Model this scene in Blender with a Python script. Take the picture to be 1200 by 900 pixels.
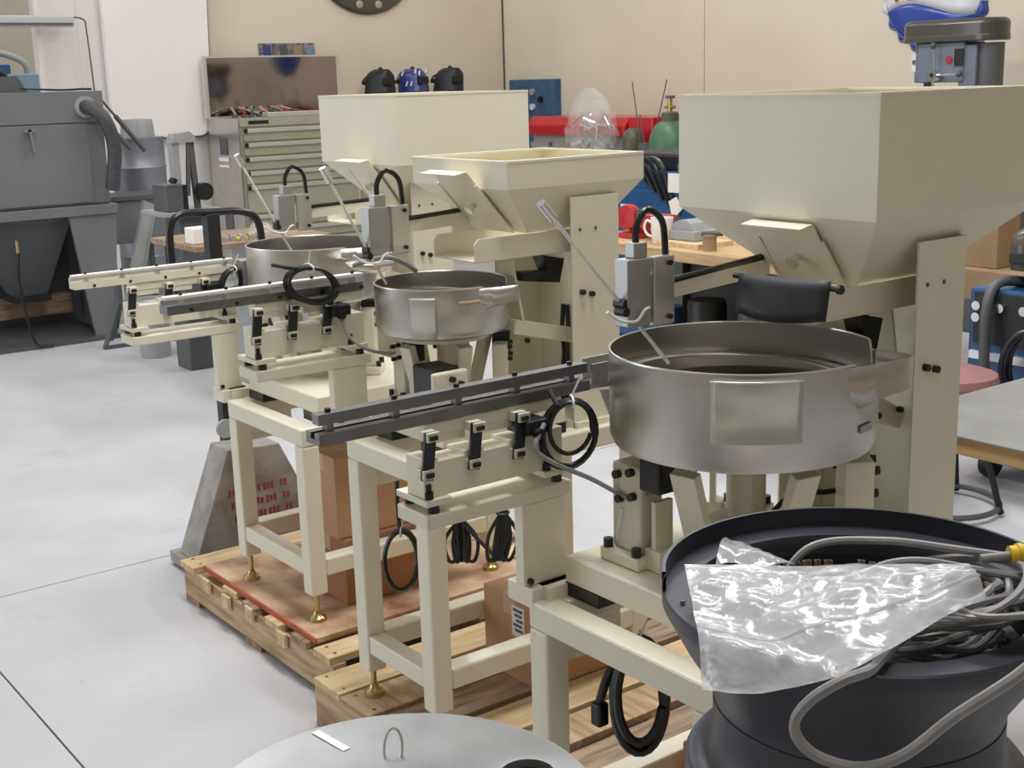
import bpy, bmesh, math, random
from mathutils import Vector, Matrix
random.seed(7)
PI = math.pi
S = bpy.context.scene
C = S.collection
for o in list(bpy.data.objects): bpy.data.objects.remove(o)

# ------------------------------------------------------------------ camera
CAM_H = 1.6
yaw, pitch, roll = math.radians(53.37), math.radians(13.16), math.radians(1.67)
fwd = Vector((math.cos(yaw)*math.cos(pitch), math.sin(yaw)*math.cos(pitch), -math.sin(pitch)))
rt0 = Vector((math.sin(yaw), -math.cos(yaw), 0)); dn0 = fwd.cross(rt0)
rt = rt0*math.cos(roll) + dn0*math.sin(roll); dn = dn0*math.cos(roll) - rt0*math.sin(roll)
cd = bpy.data.cameras.new('camera'); cam = bpy.data.objects.new('camera', cd); C.objects.link(cam)
cd.sensor_width = 36.0; cd.lens = 36.0*1531/1200; cd.clip_start = 0.05
M = Matrix((rt, -dn, -fwd)).transposed().to_4x4(); M.translation = (0, 0, CAM_H); cam.matrix_world = M
S.camera = cam

# ------------------------------------------------------------------ light
w = bpy.data.worlds.new('daylight'); S.world = w; w.use_nodes = True
w.node_tree.nodes['Background'].inputs[0].default_value = (0.80, 0.90, 1.0, 1)
w.node_tree.nodes['Background'].inputs[1].default_value = 2.0
def area(name, loc, target, sx, sy, power, col):
    l = bpy.data.lights.new(name, 'AREA'); l.shape = 'RECTANGLE'; l.size = sx; l.size_y = sy
    l.energy = power; l.color = col
    o = bpy.data.objects.new(name, l); C.objects.link(o); o.location = loc
    o.rotation_euler = (Vector(target)-Vector(loc)).to_track_quat('-Z', 'Y').to_euler()
    return o
# daylight entering by the open roll-up door in the left wall
area('door_daylight', (-3.9, 8.2, 2.0), (0, 7.6, 1.0), 4.6, 3.4, 60, (0.92, 0.96, 1.0))
# ceiling strip lamps (housings in the ceiling section); the last is added fill from behind the camera
STRIPS = [(1.66, 2.35, 116), (2.0, 6.2, 34), (4.6, 2.6, 66), (5.2, 6.0, 66), (6.4, 8.8, 26), (-1.8, 9.4, 23), (3.2, 8.9, 30), (0.4, -0.8, 12)]
for i, (x, y, pw) in enumerate(STRIPS):
    area('strip_lamp_%d' % i, (x, y, 4.28), (x, y, 0), 0.5, 2.4, pw, (0.98, 0.99, 1.0))
S.view_settings.view_transform = 'Standard'; S.view_settings.look = 'None'
S.view_settings.exposure = 0.12; S.view_settings.gamma = 1.0; S.view_settings.use_curve_mapping = False

# ------------------------------------------------------------------ materials
def srgb(r, g, b):
    f = lambda c: (c/12.92 if c <= 0.04045 else ((c+0.055)/1.055)**2.4)
    return (f(r/255), f(g/255), f(b/255), 1)
def mat(name, rgb, rough=0.5, metal=0.0, var=0.08, scale=6.0, bump=0.0, bscale=60.0, dark=None, stretch=None, spec=0.5, coat=0.0):
    m = bpy.data.materials.new(name); m.use_nodes = True
    nt = m.node_tree; n = nt.nodes; L = nt.links; b = n['Principled BSDF']
    b.inputs['Roughness'].default_value = rough; b.inputs['Metallic'].default_value = metal
    b.inputs['Specular IOR Level'].default_value = spec; b.inputs['Coat Weight'].default_value = coat
    c = srgb(*rgb)
    tc = n.new('ShaderNodeTexCoord'); mp = n.new('ShaderNodeMapping'); L.new(tc.outputs['Object'], mp.inputs[0])
    if stretch: mp.inputs['Scale'].default_value = stretch
    no = n.new('ShaderNodeTexNoise'); no.inputs['Scale'].default_value = scale; no.inputs['Detail'].default_value = 5
    L.new(mp.outputs[0], no.inputs['Vector'])
    ra = n.new('ShaderNodeValToRGB'); L.new(no.outputs[0], ra.inputs[0])
    d = srgb(*dark) if dark else tuple(x*(1-2*var) for x in c[:3])+(1,)
    ra.color_ramp.elements[0].position = 0.32; ra.color_ramp.elements[0].color = d
    ra.color_ramp.elements[1].position = 0.62; ra.color_ramp.elements[1].color = c
    L.new(ra.outputs[0], b.inputs['Base Color'])
    if bump:
        n2 = n.new('ShaderNodeTexNoise'); n2.inputs['Scale'].default_value = bscale; n2.inputs['Detail'].default_value = 4
        L.new(mp.outputs[0], n2.inputs['Vector'])
        bp = n.new('ShaderNodeBump'); bp.inputs['Strength'].default_value = bump; bp.inputs['Distance'].default_value = 0.01
        L.new(n2.outputs[0], bp.inputs['Height']); L.new(bp.outputs[0], b.inputs['Normal'])
    return m
def clear(name, rgb, alpha, rough):
    m = bpy.data.materials.new(name); m.use_nodes = True
    nt = m.node_tree; n = nt.nodes; L = nt.links; b = n['Principled BSDF']
    b.inputs['Base Color'].default_value = srgb(*rgb); b.inputs['Roughness'].default_value = rough
    b.inputs['Specular IOR Level'].default_value = 0.9; b.inputs['Coat Weight'].default_value = 0.6; b.inputs['Coat Roughness'].default_value = 0.06
    no = n.new('ShaderNodeTexNoise'); no.inputs['Scale'].default_value = 22; no.inputs['Detail'].default_value = 3
    tc = n.new('ShaderNodeTexCoord'); L.new(tc.outputs['Object'], no.inputs['Vector'])
    mr = n.new('ShaderNodeMapRange'); mr.inputs['To Min'].default_value = alpha-0.18; mr.inputs['To Max'].default_value = min(1, alpha+0.18)
    L.new(no.outputs[0], mr.inputs[0]); L.new(mr.outputs[0], b.inputs['Alpha'])
    n2 = n.new('ShaderNodeTexNoise'); n2.inputs['Scale'].default_value = 26; n2.inputs['Distortion'].default_value = 1.2
    L.new(tc.outputs['Object'], n2.inputs['Vector'])
    bp = n.new('ShaderNodeBump'); bp.inputs['Strength'].default_value = 0.45; bp.inputs['Distance'].default_value = 0.008
    L.new(n2.outputs[0], bp.inputs['Height']); L.new(bp.outputs[0], b.inputs['Normal'])
    return m
def emit(name, rgb, s):
    m = bpy.data.materials.new(name); m.use_nodes = True; b = m.node_tree.nodes['Principled BSDF']
    b.inputs['Emission Color'].default_value = srgb(*rgb); b.inputs['Emission Strength'].default_value = s
    b.inputs['Base Color'].default_value = srgb(*rgb); return m
K = {}
K['cream'] = mat('cream_paint', (233, 227, 205), 0.38, 0, 0.03, 3, coat=0.15)
K['stain'] = mat('brushed_stainless', (200, 196, 192), 0.30, 1, 0.05, 9)
_n = K['stain'].node_tree; _t = _n.nodes.new('ShaderNodeTangent'); _t.direction_type = 'RADIAL'; _t.axis = 'Z'
_n.nodes['Principled BSDF'].inputs['Anisotropic'].default_value = 0.75; _n.links.new(_t.outputs[0], _n.nodes['Principled BSDF'].inputs['Tangent'])
K['stain_in'] = mat('worn_stainless', (170, 162, 155), 0.38, 1, 0.1, 8, 0.05, 40)
K['disc'] = mat('dull_stainless_sheet', (184, 185, 186), 0.40, 0.7, 0.14, 7, 0.05, 20)
K['track'] = mat('dark_tool_steel', (128, 126, 128), 0.38, 0.9, 0.08, 12)
K['alum'] = mat('clear_aluminium', (178, 178, 178), 0.42, 0.85, 0.05, 8)
K['chrome'] = mat('bright_chrome', (225, 225, 225), 0.14, 1, 0.03, 8)
K['bright'] = mat('bright_machined_steel', (212, 208, 204), 0.3, 0.8, 0.04, 8)
K['guard'] = mat('painted_shine_steel', (232, 230, 226), 0.4, 0.25, 0.02, 8)  # steel coloured near white in place of its overhead reflection
K['black'] = mat('black_oxide', (26, 26, 28), 0.45, 0, 0.1, 20)
K['rubber'] = mat('black_rubber', (34, 36, 42), 0.5, 0, 0.1, 20)
K['spring'] = mat('blackened_spring_steel', (48, 54, 58), 0.4, 0.3, 0.1, 20)
K['cable'] = mat('black_cable_jacket', (24, 24, 27), 0.32, 0, 0.05, 20)
K['greycable'] = mat('grey_cable_jacket', (146, 144, 144), 0.42, 0, 0.08, 30)
K['tie'] = mat('white_nylon', (232, 230, 224), 0.45, 0, 0.02, 20)
K['brass'] = mat('zinc_plated_brass', (196, 176, 120), 0.28, 1, 0.1, 20)
K['wood'] = mat('pine_board', (224, 198, 156), 0.75, 0, 0.12, 5, 0.25, 40, dark=(196, 164, 122), stretch=(1, 9, 9))
K['woody'] = mat('weathered_pine', (205, 176, 140), 0.8, 0, 0.12, 5, 0.3, 40, dark=(160, 128, 96), stretch=(9, 1, 9))
K['woodd'] = mat('old_dirty_board', (172, 148, 122), 0.85, 0, 0.15, 5, 0.3, 40, dark=(120, 98, 78), stretch=(1, 9, 9))
K['ply'] = mat('stained_plywood', (214, 182, 148), 0.75, 0, 0.2, 7, 0.2, 30, dark=(146, 96, 72))
K['plyedge'] = mat('red_painted_edge', (186, 92, 62), 0.7, 0, 0.15, 20)
K['card'] = mat('brown_cardboard', (194, 150, 114), 0.85, 0, 0.06, 4)
K['cardd'] = mat('dark_cardboard', (172, 122, 88), 0.85, 0, 0.06, 4)
K['tape'] = mat('paper_tape', (200, 170, 140), 0.6, 0, 0.05, 8)
K['paper'] = mat('white_paper', (235, 235, 232), 0.7, 0, 0.02, 8)
K['concrete'] = mat('pale_concrete', (200, 200, 203), 0.55, 0, 0.07, 2.2, 0.06, 14, dark=(190, 189, 192))
def stains(m):
    nt = m.node_tree; n = nt.nodes; L = nt.links; b = n['Principled BSDF']; src = b.inputs['Base Color'].links[0].from_socket
    tc = n.new('ShaderNodeTexCoord'); col = src
    for sc, lo, hi, amt, rgb in ((3.2, 0.60, 0.72, 0.5, (172, 168, 166)), (11.0, 0.66, 0.74, 0.55, (150, 146, 142)), (0.9, 0.5, 0.7, 0.35, (186, 182, 182))):
        no = n.new('ShaderNodeTexNoise'); no.inputs['Scale'].default_value = sc; no.inputs['Detail'].default_value = 8; no.inputs['Roughness'].default_value = 0.62
        L.new(tc.outputs['Object'], no.inputs['Vector'])
        mr = n.new('ShaderNodeMapRange'); mr.inputs['From Min'].default_value = lo; mr.inputs['From Max'].default_value = hi; mr.inputs['To Max'].default_value = amt
        L.new(no.outputs[0], mr.inputs[0])
        mx = n.new('ShaderNodeMix'); mx.data_type = 'RGBA'; mx.inputs['B'].default_value = srgb(*rgb)
        L.new(mr.outputs[0], mx.inputs['Factor']); L.new(col, mx.inputs['A']); col = mx.outputs['Result']
    L.new(col, b.inputs['Base Color'])
stains(K['concrete']); stains(K['disc'])
K['joint'] = mat('joint_grit', (120, 116, 112), 0.9)
K['wall'] = mat('beige_wall_paint', (220, 210, 190), 0.75, 0, 0.025, 1.2, dark=(213, 202, 181))
K['white'] = mat('white_enamel', (246, 238, 234), 0.4, 0, 0.02, 1.5)
K['whitewall'] = mat('white_partition', (232, 224, 220), 0.6, 0, 0.03, 1.5)
K['ceil'] = mat('white_ceiling', (226, 224, 218), 0.8, 0, 0.02, 2)
K['grey'] = mat('grey_machine_paint', (116, 118, 120), 0.48, 0, 0.05, 3)
K['greyd'] = mat('dark_grey_paint', (88, 90, 92), 0.5, 0, 0.08, 4)
K['greyl'] = mat('pale_grey_paint', (160, 162, 162), 0.5, 0, 0.06, 5)
K['bluegrey'] = mat('blue_grey_paint', (122, 146, 162), 0.45, 0, 0.05, 4)
K['silverdrum'] = mat('galvanised_grey', (150, 152, 160), 0.42, 0.5, 0.08, 6)
K['putty'] = mat('putty_green_enamel', (166, 164, 142), 0.4, 0, 0.04, 4)
K['handle'] = mat('drawer_pull_aluminium', (214, 214, 206), 0.35, 0.6, 0.03, 6)
K['mirror'] = mat('polished_lid_lining', (150, 140, 136), 0.06, 1, 0.04, 3, 0.03, 8)
K['red'] = mat('red_enamel', (190, 30, 40), 0.35, 0, 0.08, 6, coat=0.3)
K['redvin'] = mat('dusty_red_vinyl', (158, 112, 110), 0.6, 0, 0.08, 6)
K['blue'] = mat('blue_enamel', (26, 82, 134), 0.35, 0, 0.1, 6, coat=0.3)
K['bluep'] = mat('blue_panel_paint', (62, 98, 138), 0.5, 0, 0.15, 10)
K['navy'] = mat('navy_print', (52, 66, 132), 0.3, 0, 0.08, 12, coat=0.3)
K['signblue'] = mat('sign_blue', (44, 74, 160), 0.25, 0, 0.03, 8, coat=0.5)
K['signwhite'] = mat('sign_white', (222, 224, 230), 0.25, 0, 0.02, 8, coat=0.5)
K['signred'] = mat('sign_red', (200, 40, 60), 0.3)
K['green'] = mat('cylinder_green', (70, 112, 82), 0.4, 0, 0.08, 6)
K['olive'] = mat('olive_cylinder', (92, 88, 70), 0.45, 0, 0.1, 10)
K['bowlblk'] = mat('black_bowl_coating', (62, 64, 74), 0.36, 0.25, 0.08, 6)
K['bowlin'] = mat('black_bowl_lining', (26, 26, 29), 0.55, 0, 0.1, 8)
K['seg'] = mat('dull_brass_segment', (186, 168, 140), 0.5, 0.0, 0.25, 60)
K['film'] = clear('clear_plastic_film', (240, 240, 244), 0.42, 0.14)
K['wrap'] = clear('crumpled_clear_wrap', (235, 238, 238), 0.20, 0.10)
K['yellow'] = mat('yellow_plastic', (226, 190, 40), 0.4, 0, 0.05, 8)
K['tabletop'] = mat('worn_steel_top', (150, 150, 148), 0.42, 0.35, 0.1, 7)
K['benchwood'] = mat('bench_maple', (196, 164, 122), 0.6, 0, 0.1, 4, dark=(166, 132, 92), stretch=(9, 1, 9))
K['brownpost'] = mat('brown_timber', (168, 138, 104), 0.8, 0, 0.1, 5)
K['drill'] = mat('drill_grey_blue', (112, 120, 132), 0.4, 0, 0.05, 6)
K['drilltop'] = mat('drill_cover_dark', (72, 68, 60), 0.32, 0, 0.06, 6, coat=0.3)
K['jack'] = mat('worn_grey_paint', (158, 152, 148), 0.55, 0.1, 0.12, 9, 0.1, 30, dark=(112, 104, 96))
K['redtext'] = mat('faded_red_stencil', (158, 58, 66), 0.7, 0, 0.2, 30)
K['photo'] = mat('glossy_photo_print', (150, 140, 140), 0.35, 0, 0.3, 25, dark=(50, 52, 70))
K['tube'] = emit('fluorescent_tube', (255, 246, 230), 6.0)
K['pvc'] = mat('grey_white_pipe', (196, 196, 196), 0.5, 0, 0.03, 6)
K['hose'] = mat('ribbed_dark_hose', (74, 74, 76), 0.5, 0, 0.1, 20, 0.4, 90)

# ------------------------------------------------------------------ mesh builder
class MB:
    def __init__(s): s.v = []; s.f = []
    def add(s, vs, fs):
        o = len(s.v); s.v += [Vector(v) for v in vs]; s.f += [tuple(i+o for i in f) for f in fs]; return s
    def box(s, x0, x1, y0, y1, z0, z1):
        return s.add([(x, y, z) for z in (z0, z1) for y in (y0, y1) for x in (x0, x1)],
                     [(0, 2, 3, 1), (4, 5, 7, 6), (0, 1, 5, 4), (1, 3, 7, 5), (3, 2, 6, 7), (2, 0, 4, 6)])
    def obox(s, c, ux, uy, uz, hx, hy, hz):
        c = Vector(c); ux, uy, uz = Vector(ux).normalized()*hx, Vector(uy).normalized()*hy, Vector(uz).normalized()*hz
        return s.add([c+a*ux+b*uy+d*uz for d in (-1, 1) for b in (-1, 1) for a in (-1, 1)],
                     [(0, 2, 3, 1), (4, 5, 7, 6), (0, 1, 5, 4), (1, 3, 7, 5), (3, 2, 6, 7), (2, 0, 4, 6)])
    def bar(s, p0, p1, w, h, up=(0, 0, 1)):
        p0, p1 = Vector(p0), Vector(p1); d = (p1-p0); l = d.length; d.normalize()
        sd = d.cross(Vector(up))
        if sd.length < 1e-4: sd = d.cross(Vector((1, 0, 0)))
        sd.normalize(); u = sd.cross(d)
        return s.obox((p0+p1)/2, d, sd, u, l/2, w/2, h/2)
    def cyl(s, p0, p1, r, n=14, r1=None, cap=True):
        p0, p1 = Vector(p0), Vector(p1); r1 = r if r1 is None else r1
        d = (p1-p0).normalized(); a = d.orthogonal().normalized(); b = d.cross(a)
        vs = []
        for p, rr in ((p0, r), (p1, r1)):
            vs += [p+(a*math.cos(2*PI*i/n)+b*math.sin(2*PI*i/n))*rr for i in range(n)]
        fs = [(i, (i+1) % n, n+(i+1) % n, n+i) for i in range(n)]
        if cap: fs += [tuple(range(n-1, -1, -1)), tuple(range(n, 2*n))]
        return s.add(vs, fs)
    def tube(s, pts, r, n=8, closed=False):
        pts = [Vector(p) for p in pts]; m = len(pts); vs = []; prev = None
        for i, p in enumerate(pts):
            if closed: t = pts[(i+1) % m]-pts[i-1]
            else: t = pts[min(i+1, m-1)]-pts[max(i-1, 0)]
            t.normalize()
            a = (prev - t*prev.dot(t)) if prev is not None else t.orthogonal()
            if a.length < 1e-5: a = t.orthogonal()
            a.normalize(); prev = a; b = t.cross(a)
            vs += [p+(a*math.cos(2*PI*k/n)+b*math.sin(2*PI*k/n))*r for k in range(n)]
        fs = []
        for i in range(m if closed else m-1):
            j = (i+1) % m
            for k in range(n): fs.append((i*n+k, i*n+(k+1) % n, j*n+(k+1) % n, j*n+k))
        if not closed: fs += [tuple(range(n-1, -1, -1)), tuple(range((m-1)*n, m*n))]
        return s.add(vs, fs)
    def lathe(s, prof, c, n=48, a0=0.0, a1=2*PI, axis=None):
        """prof = [(r, h)], c = base point; axis default +Z"""
        c = Vector(c); full = abs(a1-a0-2*PI) < 1e-6; m = n if full else n+1
        if axis is None: ax, e1, e2 = Vector((0, 0, 1)), Vector((1, 0, 0)), Vector((0, 1, 0))
        else:
            ax = Vector(axis).normalized(); e1 = ax.orthogonal().normalized(); e2 = ax.cross(e1)
        vs = []
        for i in range(m):
            a = a0+(a1-a0)*i/n
            for r, h in prof: vs.append(c+(e1*math.cos(a)+e2*math.sin(a))*r+ax*h)
        q = len(prof); fs = []
        for i in range(n):
            j = (i+1) % m if full else i+1
            for k in range(q-1): fs.append((i*q+k, j*q+k, j*q+k+1, i*q+k+1))
        return s.add(vs, fs)
    def prism(s, poly, axis, lo, hi):
        """poly: 2-D outline in the plane normal to axis ('x': (y,z), 'y': (x,z), 'z': (x,y))"""
        def P(a, b, t): return {'x': (t, a, b), 'y': (a, t, b), 'z': (a, b, t)}[axis]
        n = len(poly)
        return s.add([P(a, b, lo) for a, b in poly]+[P(a, b, hi) for a, b in poly],
                     [(i, (i+1) % n, n+(i+1) % n, n+i) for i in range(n)]+[tuple(range(n-1, -1, -1)), tuple(range(n, 2*n))])
    def sphere(s, c, r, n=14, sz=1.0):
        return s.lathe([(max(1e-5, r*math.sin(PI*k/8)), -r*sz*math.cos(PI*k/8)) for k in range(9)], c, n)
    def build(s, name, m, parent=None, bevel=0.0, smooth=False, solid=0.0, subsurf=0, label=None):
        base = Vector((0, 0, 0)); p = parent
        while p is not None: base += p.location; p = p.parent
        me = bpy.data.meshes.new(name); bm = bmesh.new()
        vv = [bm.verts.new(v-base) for v in s.v]
        for f in s.f:
            try: bm.faces.new([vv[i] for i in f])
            except ValueError: pass
        bmesh.ops.remove_doubles(bm, verts=bm.verts, dist=1e-5)
        bmesh.ops.recalc_face_normals(bm, faces=bm.faces); bm.to_mesh(me); bm.free()
        me.materials.append(K[m]); o = bpy.data.objects.new(name, me); C.objects.link(o)
        if parent is not None: o.parent = parent
        if solid:
            md = o.modifiers.new('thickness', 'SOLIDIFY'); md.thickness = solid; md.offset = 0
        if bevel:
            md = o.modifiers.new('bevel', 'BEVEL'); md.width = bevel; md.segments = 2; md.limit_method = 'ANGLE'
        if subsurf:
            md = o.modifiers.new('sub', 'SUBSURF'); md.levels = subsurf; md.render_levels = subsurf
        if smooth:
            me.polygons.foreach_set('use_smooth', [True]*len(me.polygons))
            if not subsurf: me.set_sharp_from_angle(angle=math.radians(40))
        if label: o['label'] = label
        return o
X_, Y_, Z_ = Vector((1, 0, 0)), Vector((0, 1, 0)), Vector((0, 0, 1))
def thing(name, label, cat, loc, group=None):
    o = bpy.data.objects.new(name, None); C.objects.link(o); o.location = loc; o.empty_display_size = 0.05
    o['label'] = label; o['category'] = cat
    if group: o['group'] = group
    return o
def tag(o, label, cat, group=None):
    o['label'] = label; o['category'] = cat
    if group: o['group'] = group
    return o
def struct(o, label=None):
    o['kind'] = 'structure'
    if label: o['label'] = label
    return o
def dup(o, parent=None, off=None):
    c = o.copy(); C.objects.link(c)
    if parent is not None: c.parent = parent
    if off is not None: c.location = o.location+Vector(off)
    return c
def spline(pts, n=8, closed=False):
    P = [Vector(p) for p in pts]; m = len(P); out = []
    for i in range(m if closed else m-1):
        if closed: a, b, c, d = P[i-1], P[i], P[(i+1) % m], P[(i+2) % m]
        else: a, b, c, d = P[max(i-1, 0)], P[i], P[i+1], P[min(i+2, m-1)]
        for k in range(n):
            t = k/n
            out.append(0.5*((2*b)+(c-a)*t+(2*a-5*b+4*c-d)*t*t+(3*b-a-3*c+d)*t**3))
    if not closed: out.append(P[-1])
    return out
def ring(c, u, v, ru, rv, n=32, ph=0):
    c, u, v = Vector(c), Vector(u), Vector(v)
    return [c+u*ru*math.cos(2*PI*i/n+ph)+v*rv*math.sin(2*PI*i/n+ph) for i in range(n)]
def textmesh(txt, size, name, m, parent, origin, ex, ey, ext=0.0008, label=None):
    cu = bpy.data.curves.new(name, 'FONT'); cu.body = txt; cu.size = size; cu.extrude = ext; cu.align_x = 'CENTER'; cu.align_y = 'CENTER'
    ob = bpy.data.objects.new(name, cu); C.objects.link(ob)
    me = bpy.data.meshes.new_from_object(ob.evaluated_get(bpy.context.evaluated_depsgraph_get()))
    bpy.data.objects.remove(ob)
    ex, ey = Vector(ex).normalized(), Vector(ey).normalized(); ez = ex.cross(ey)
    base = Vector((0, 0, 0)); p = parent
    while p is not None: base += p.location; p = p.parent
    mm = Matrix((ex, ey, ez)).transposed().to_4x4(); mm.translation = Vector(origin)-base
    me.transform(mm); me.materials.clear(); me.materials.append(K[m])
    o = bpy.data.objects.new(name, me); C.objects.link(o)
    if parent is not None: o.parent = parent
    if label: o['label'] = label
    return o

# ================================================================== SETTING
fl = struct(MB().box(-4.2, 8.1, -4.2, 13.2, -0.12, -0.006).build('floor', 'joint'))
for x0, x1 in ((-4.2, 0.862), (0.868, 8.1)):
    for y0, y1 in ((-4.2, 4.217), (4.223, 13.2)):
        MB().box(x0, x1, y0, y1, -0.006, 0).build('slab', 'concrete', fl)
wb = struct(MB().box(4.72, 8.05, 10.6, 10.75, 0, 4.5).build('wall_back', 'wall'))
MB().box(7.886, 7.899, 10.588, 10.6, 0, 4.5).build('corner_strip', 'greyd', wb)
struct(MB().box(3.39, 4.72, 10.6, 10.75, 0, 4.5).build('wall_partition', 'whitewall'))
struct(MB().box(-4.2, 8.05, 12.9, 13.05, 0, 4.5).build('wall_far_room', 'wall'))
wr = struct(MB().box(7.9, 8.05, 7.86, 10.6, 0, 4.5).build('wall_right', 'wall'))
MB().box(7.9, 8.05, -4.2, 7.852, 0, 4.5).build('wall_sheet', 'wall', wr)
MB().box(7.93, 8.05, 7.852, 7.86, 0, 4.5).build('panel_joint', 'greyd', wr)
struct(MB().box(-4.2, 8.05, -4.2, -4.05, 0, 4.5).build('wall_front', 'wall'))
wl = MB().box(-4.2, -4.05, -4.05, 5.8, 0, 4.5).box(-4.2, -4.05, 10.6, 12.9, 0, 4.5).box(-4.2, -4.05, 5.8, 10.6, 3.8, 4.5)
struct(wl.build('wall_left', 'wall'))
struct(MB().box(-4.2, 8.05, -4.2, 13.05, 4.5, 4.6).build('ceiling', 'ceil'))
for i, (x, y, pw) in enumerate(STRIPS):
    o = MB().prism([(x-0.28, 4.31), (x-0.1, 4.42), (x+0.1, 4.42), (x+0.28, 4.31), (x+0.1, 4.40), (x-0.1, 4.40)], 'y', y-1.25, y+1.25)
    o.box(x-0.05, x+0.05, y-1.2, y+1.2, 4.42, 4.5)
    tag(o.build('strip_light', 'white'), 'white fluorescent strip light fixed under the ceiling', 'light', 'ceiling strip lights')

# white hanging panel with a rounded lower corner on the back wall
poly = [(3.885, 2.9), (3.885, 1.205)]
for k in range(9):
    a = -PI/2+k*PI/2/8
    poly.append((4.62+0.12*math.cos(a), 1.33+0.125*math.sin(a)))
poly.append((4.80, 2.9))
t = thing('wall_panel', 'large white panel with rounded lower corner and dark rim hanging on back wall', 'panel', (4.3, 10.5, 1.2))
MB().prism(poly, 'y', 10.50, 10.575).build('panel_sheet', 'white', t, bevel=0.01)
MB().tube([(x, 10.525, z) for x, z in poly[1:]], 0.013, 8).build('rubber_edge', 'greyd', t, smooth=True)
MB().box(4.2, 4.4, 10.575, 10.598, 1.6, 1.7).build('bracket', 'greyd', t)
# partition trim and the open doorway on the far left
struct(MB().box(3.36, 3.40, 10.55, 10.6, 0, 4.5).box(3.70, 3.712, 10.585, 10.6, 0, 4.5).build('trim_1', 'whitewall'))
t = thing('ceiling_track', 'grey white steel rail crossing the doorway at far left', 'rail', (3.1, 10.4, 2.05))
MB().box(2.3, 3.62, 10.40, 10.47, 2.085, 2.17).build('rail_beam', 'pvc', t, bevel=0.012)
MB().box(2.3, 3.60, 10.385, 10.402, 2.10, 2.115).build('rail_slot', 'greyd', t)
MB().tube(spline([(3.60, 10.43, 2.16), (3.70, 10.43, 2.14), (3.715, 10.43, 2.05), (3.73, 10.43, 1.6), (3.75, 10.43, 0.6)], 8), 0.006, 6).build('drop_cord', 'greyd', t, smooth=True)

# ================================================================== FEEDER MACHINES
def foot(t, x, y, z0, z1):
    f = MB().cyl((x, y, z0+0.02), (x, y, z1), 0.007, 10).lathe([(0.0001, 0.028), (0.009, 0.028), (0.012, 0.018), (0.024, 0.010), (0.026, 0), (0.0001, 0)], (x, y, z0), 20)
    f.build('levelling_foot', 'brass', t, smooth=True)
def feeder_table(label, x0, x1, yr, yl, zt, zb, zpal, lb=None):
    t = thing('feeder_table', label, 'stand', ((x0+x1)/2, (yr+yl)/2, zpal), 'cream welded feeder stands'); w_ = 0.05
    for x in (x0, x1-w_):
        for y in (yr, yl-w_):
            MB().box(x, x+w_, y, y+w_, zb, zt-w_).build('leg', 'cream', t, bevel=0.005)
            foot(t, x+w_/2, y+w_/2, zpal, zb+0.002)
    def rail(n, a): MB().box(*a).build(n, 'cream', t, bevel=0.005)
    for z, n in ((zt, 'top_rail'), (zb+0.10, 'lower_rail')):
        if n == 'top_rail':
            rail(n, (x0, x0+w_, yr, yl, z-w_, z)); rail(n, (x1-w_, x1, yr, yl, z-w_, z))
        else:
            rail(n, (x0+0.003, x0+w_-0.003, yr+w_, yl-w_, z-w_, z-0.003)); rail(n, (x1-w_, x1, yr+w_, yl-w_, z-w_, z))
        rail(n, (x0+w_, x1-w_, yr, yr+w_, z-w_, z)); rail(n, (x0+w_, x1-w_, yl-w_, yl, z-w_, z))
    # gusset plates under the deck, inside the front corners
    MB().box(x0+w_, x0+w_+0.14, yl-w_+0.02, yl-0.012, zt-w_-0.075, zt-w_).build('gusset', 'cream', t)
    return t
E1 = dict(x0=1.306, x1=2.05, yr=1.27, yl=1.727, zt=0.70, zb=0.215)
E2 = dict(x0=1.453, x1=2.10, yr=2.277, yl=2.616, zt=0.79, zb=0.205)
E3 = dict(x0=1.551, x1=2.195, yr=3.03, yl=3.49, zt=0.705, zb=0.23)
feeder_table('cream steel stand under the nearest and largest bowl', zpal=0.135, **E1)
feeder_table('cream steel stand with narrow legs under the middle bowl', zpal=0.135, **E2)
feeder_table('cream steel stand on the plywood sheet under the far bowl', zpal=0.150, **E3)

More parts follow.
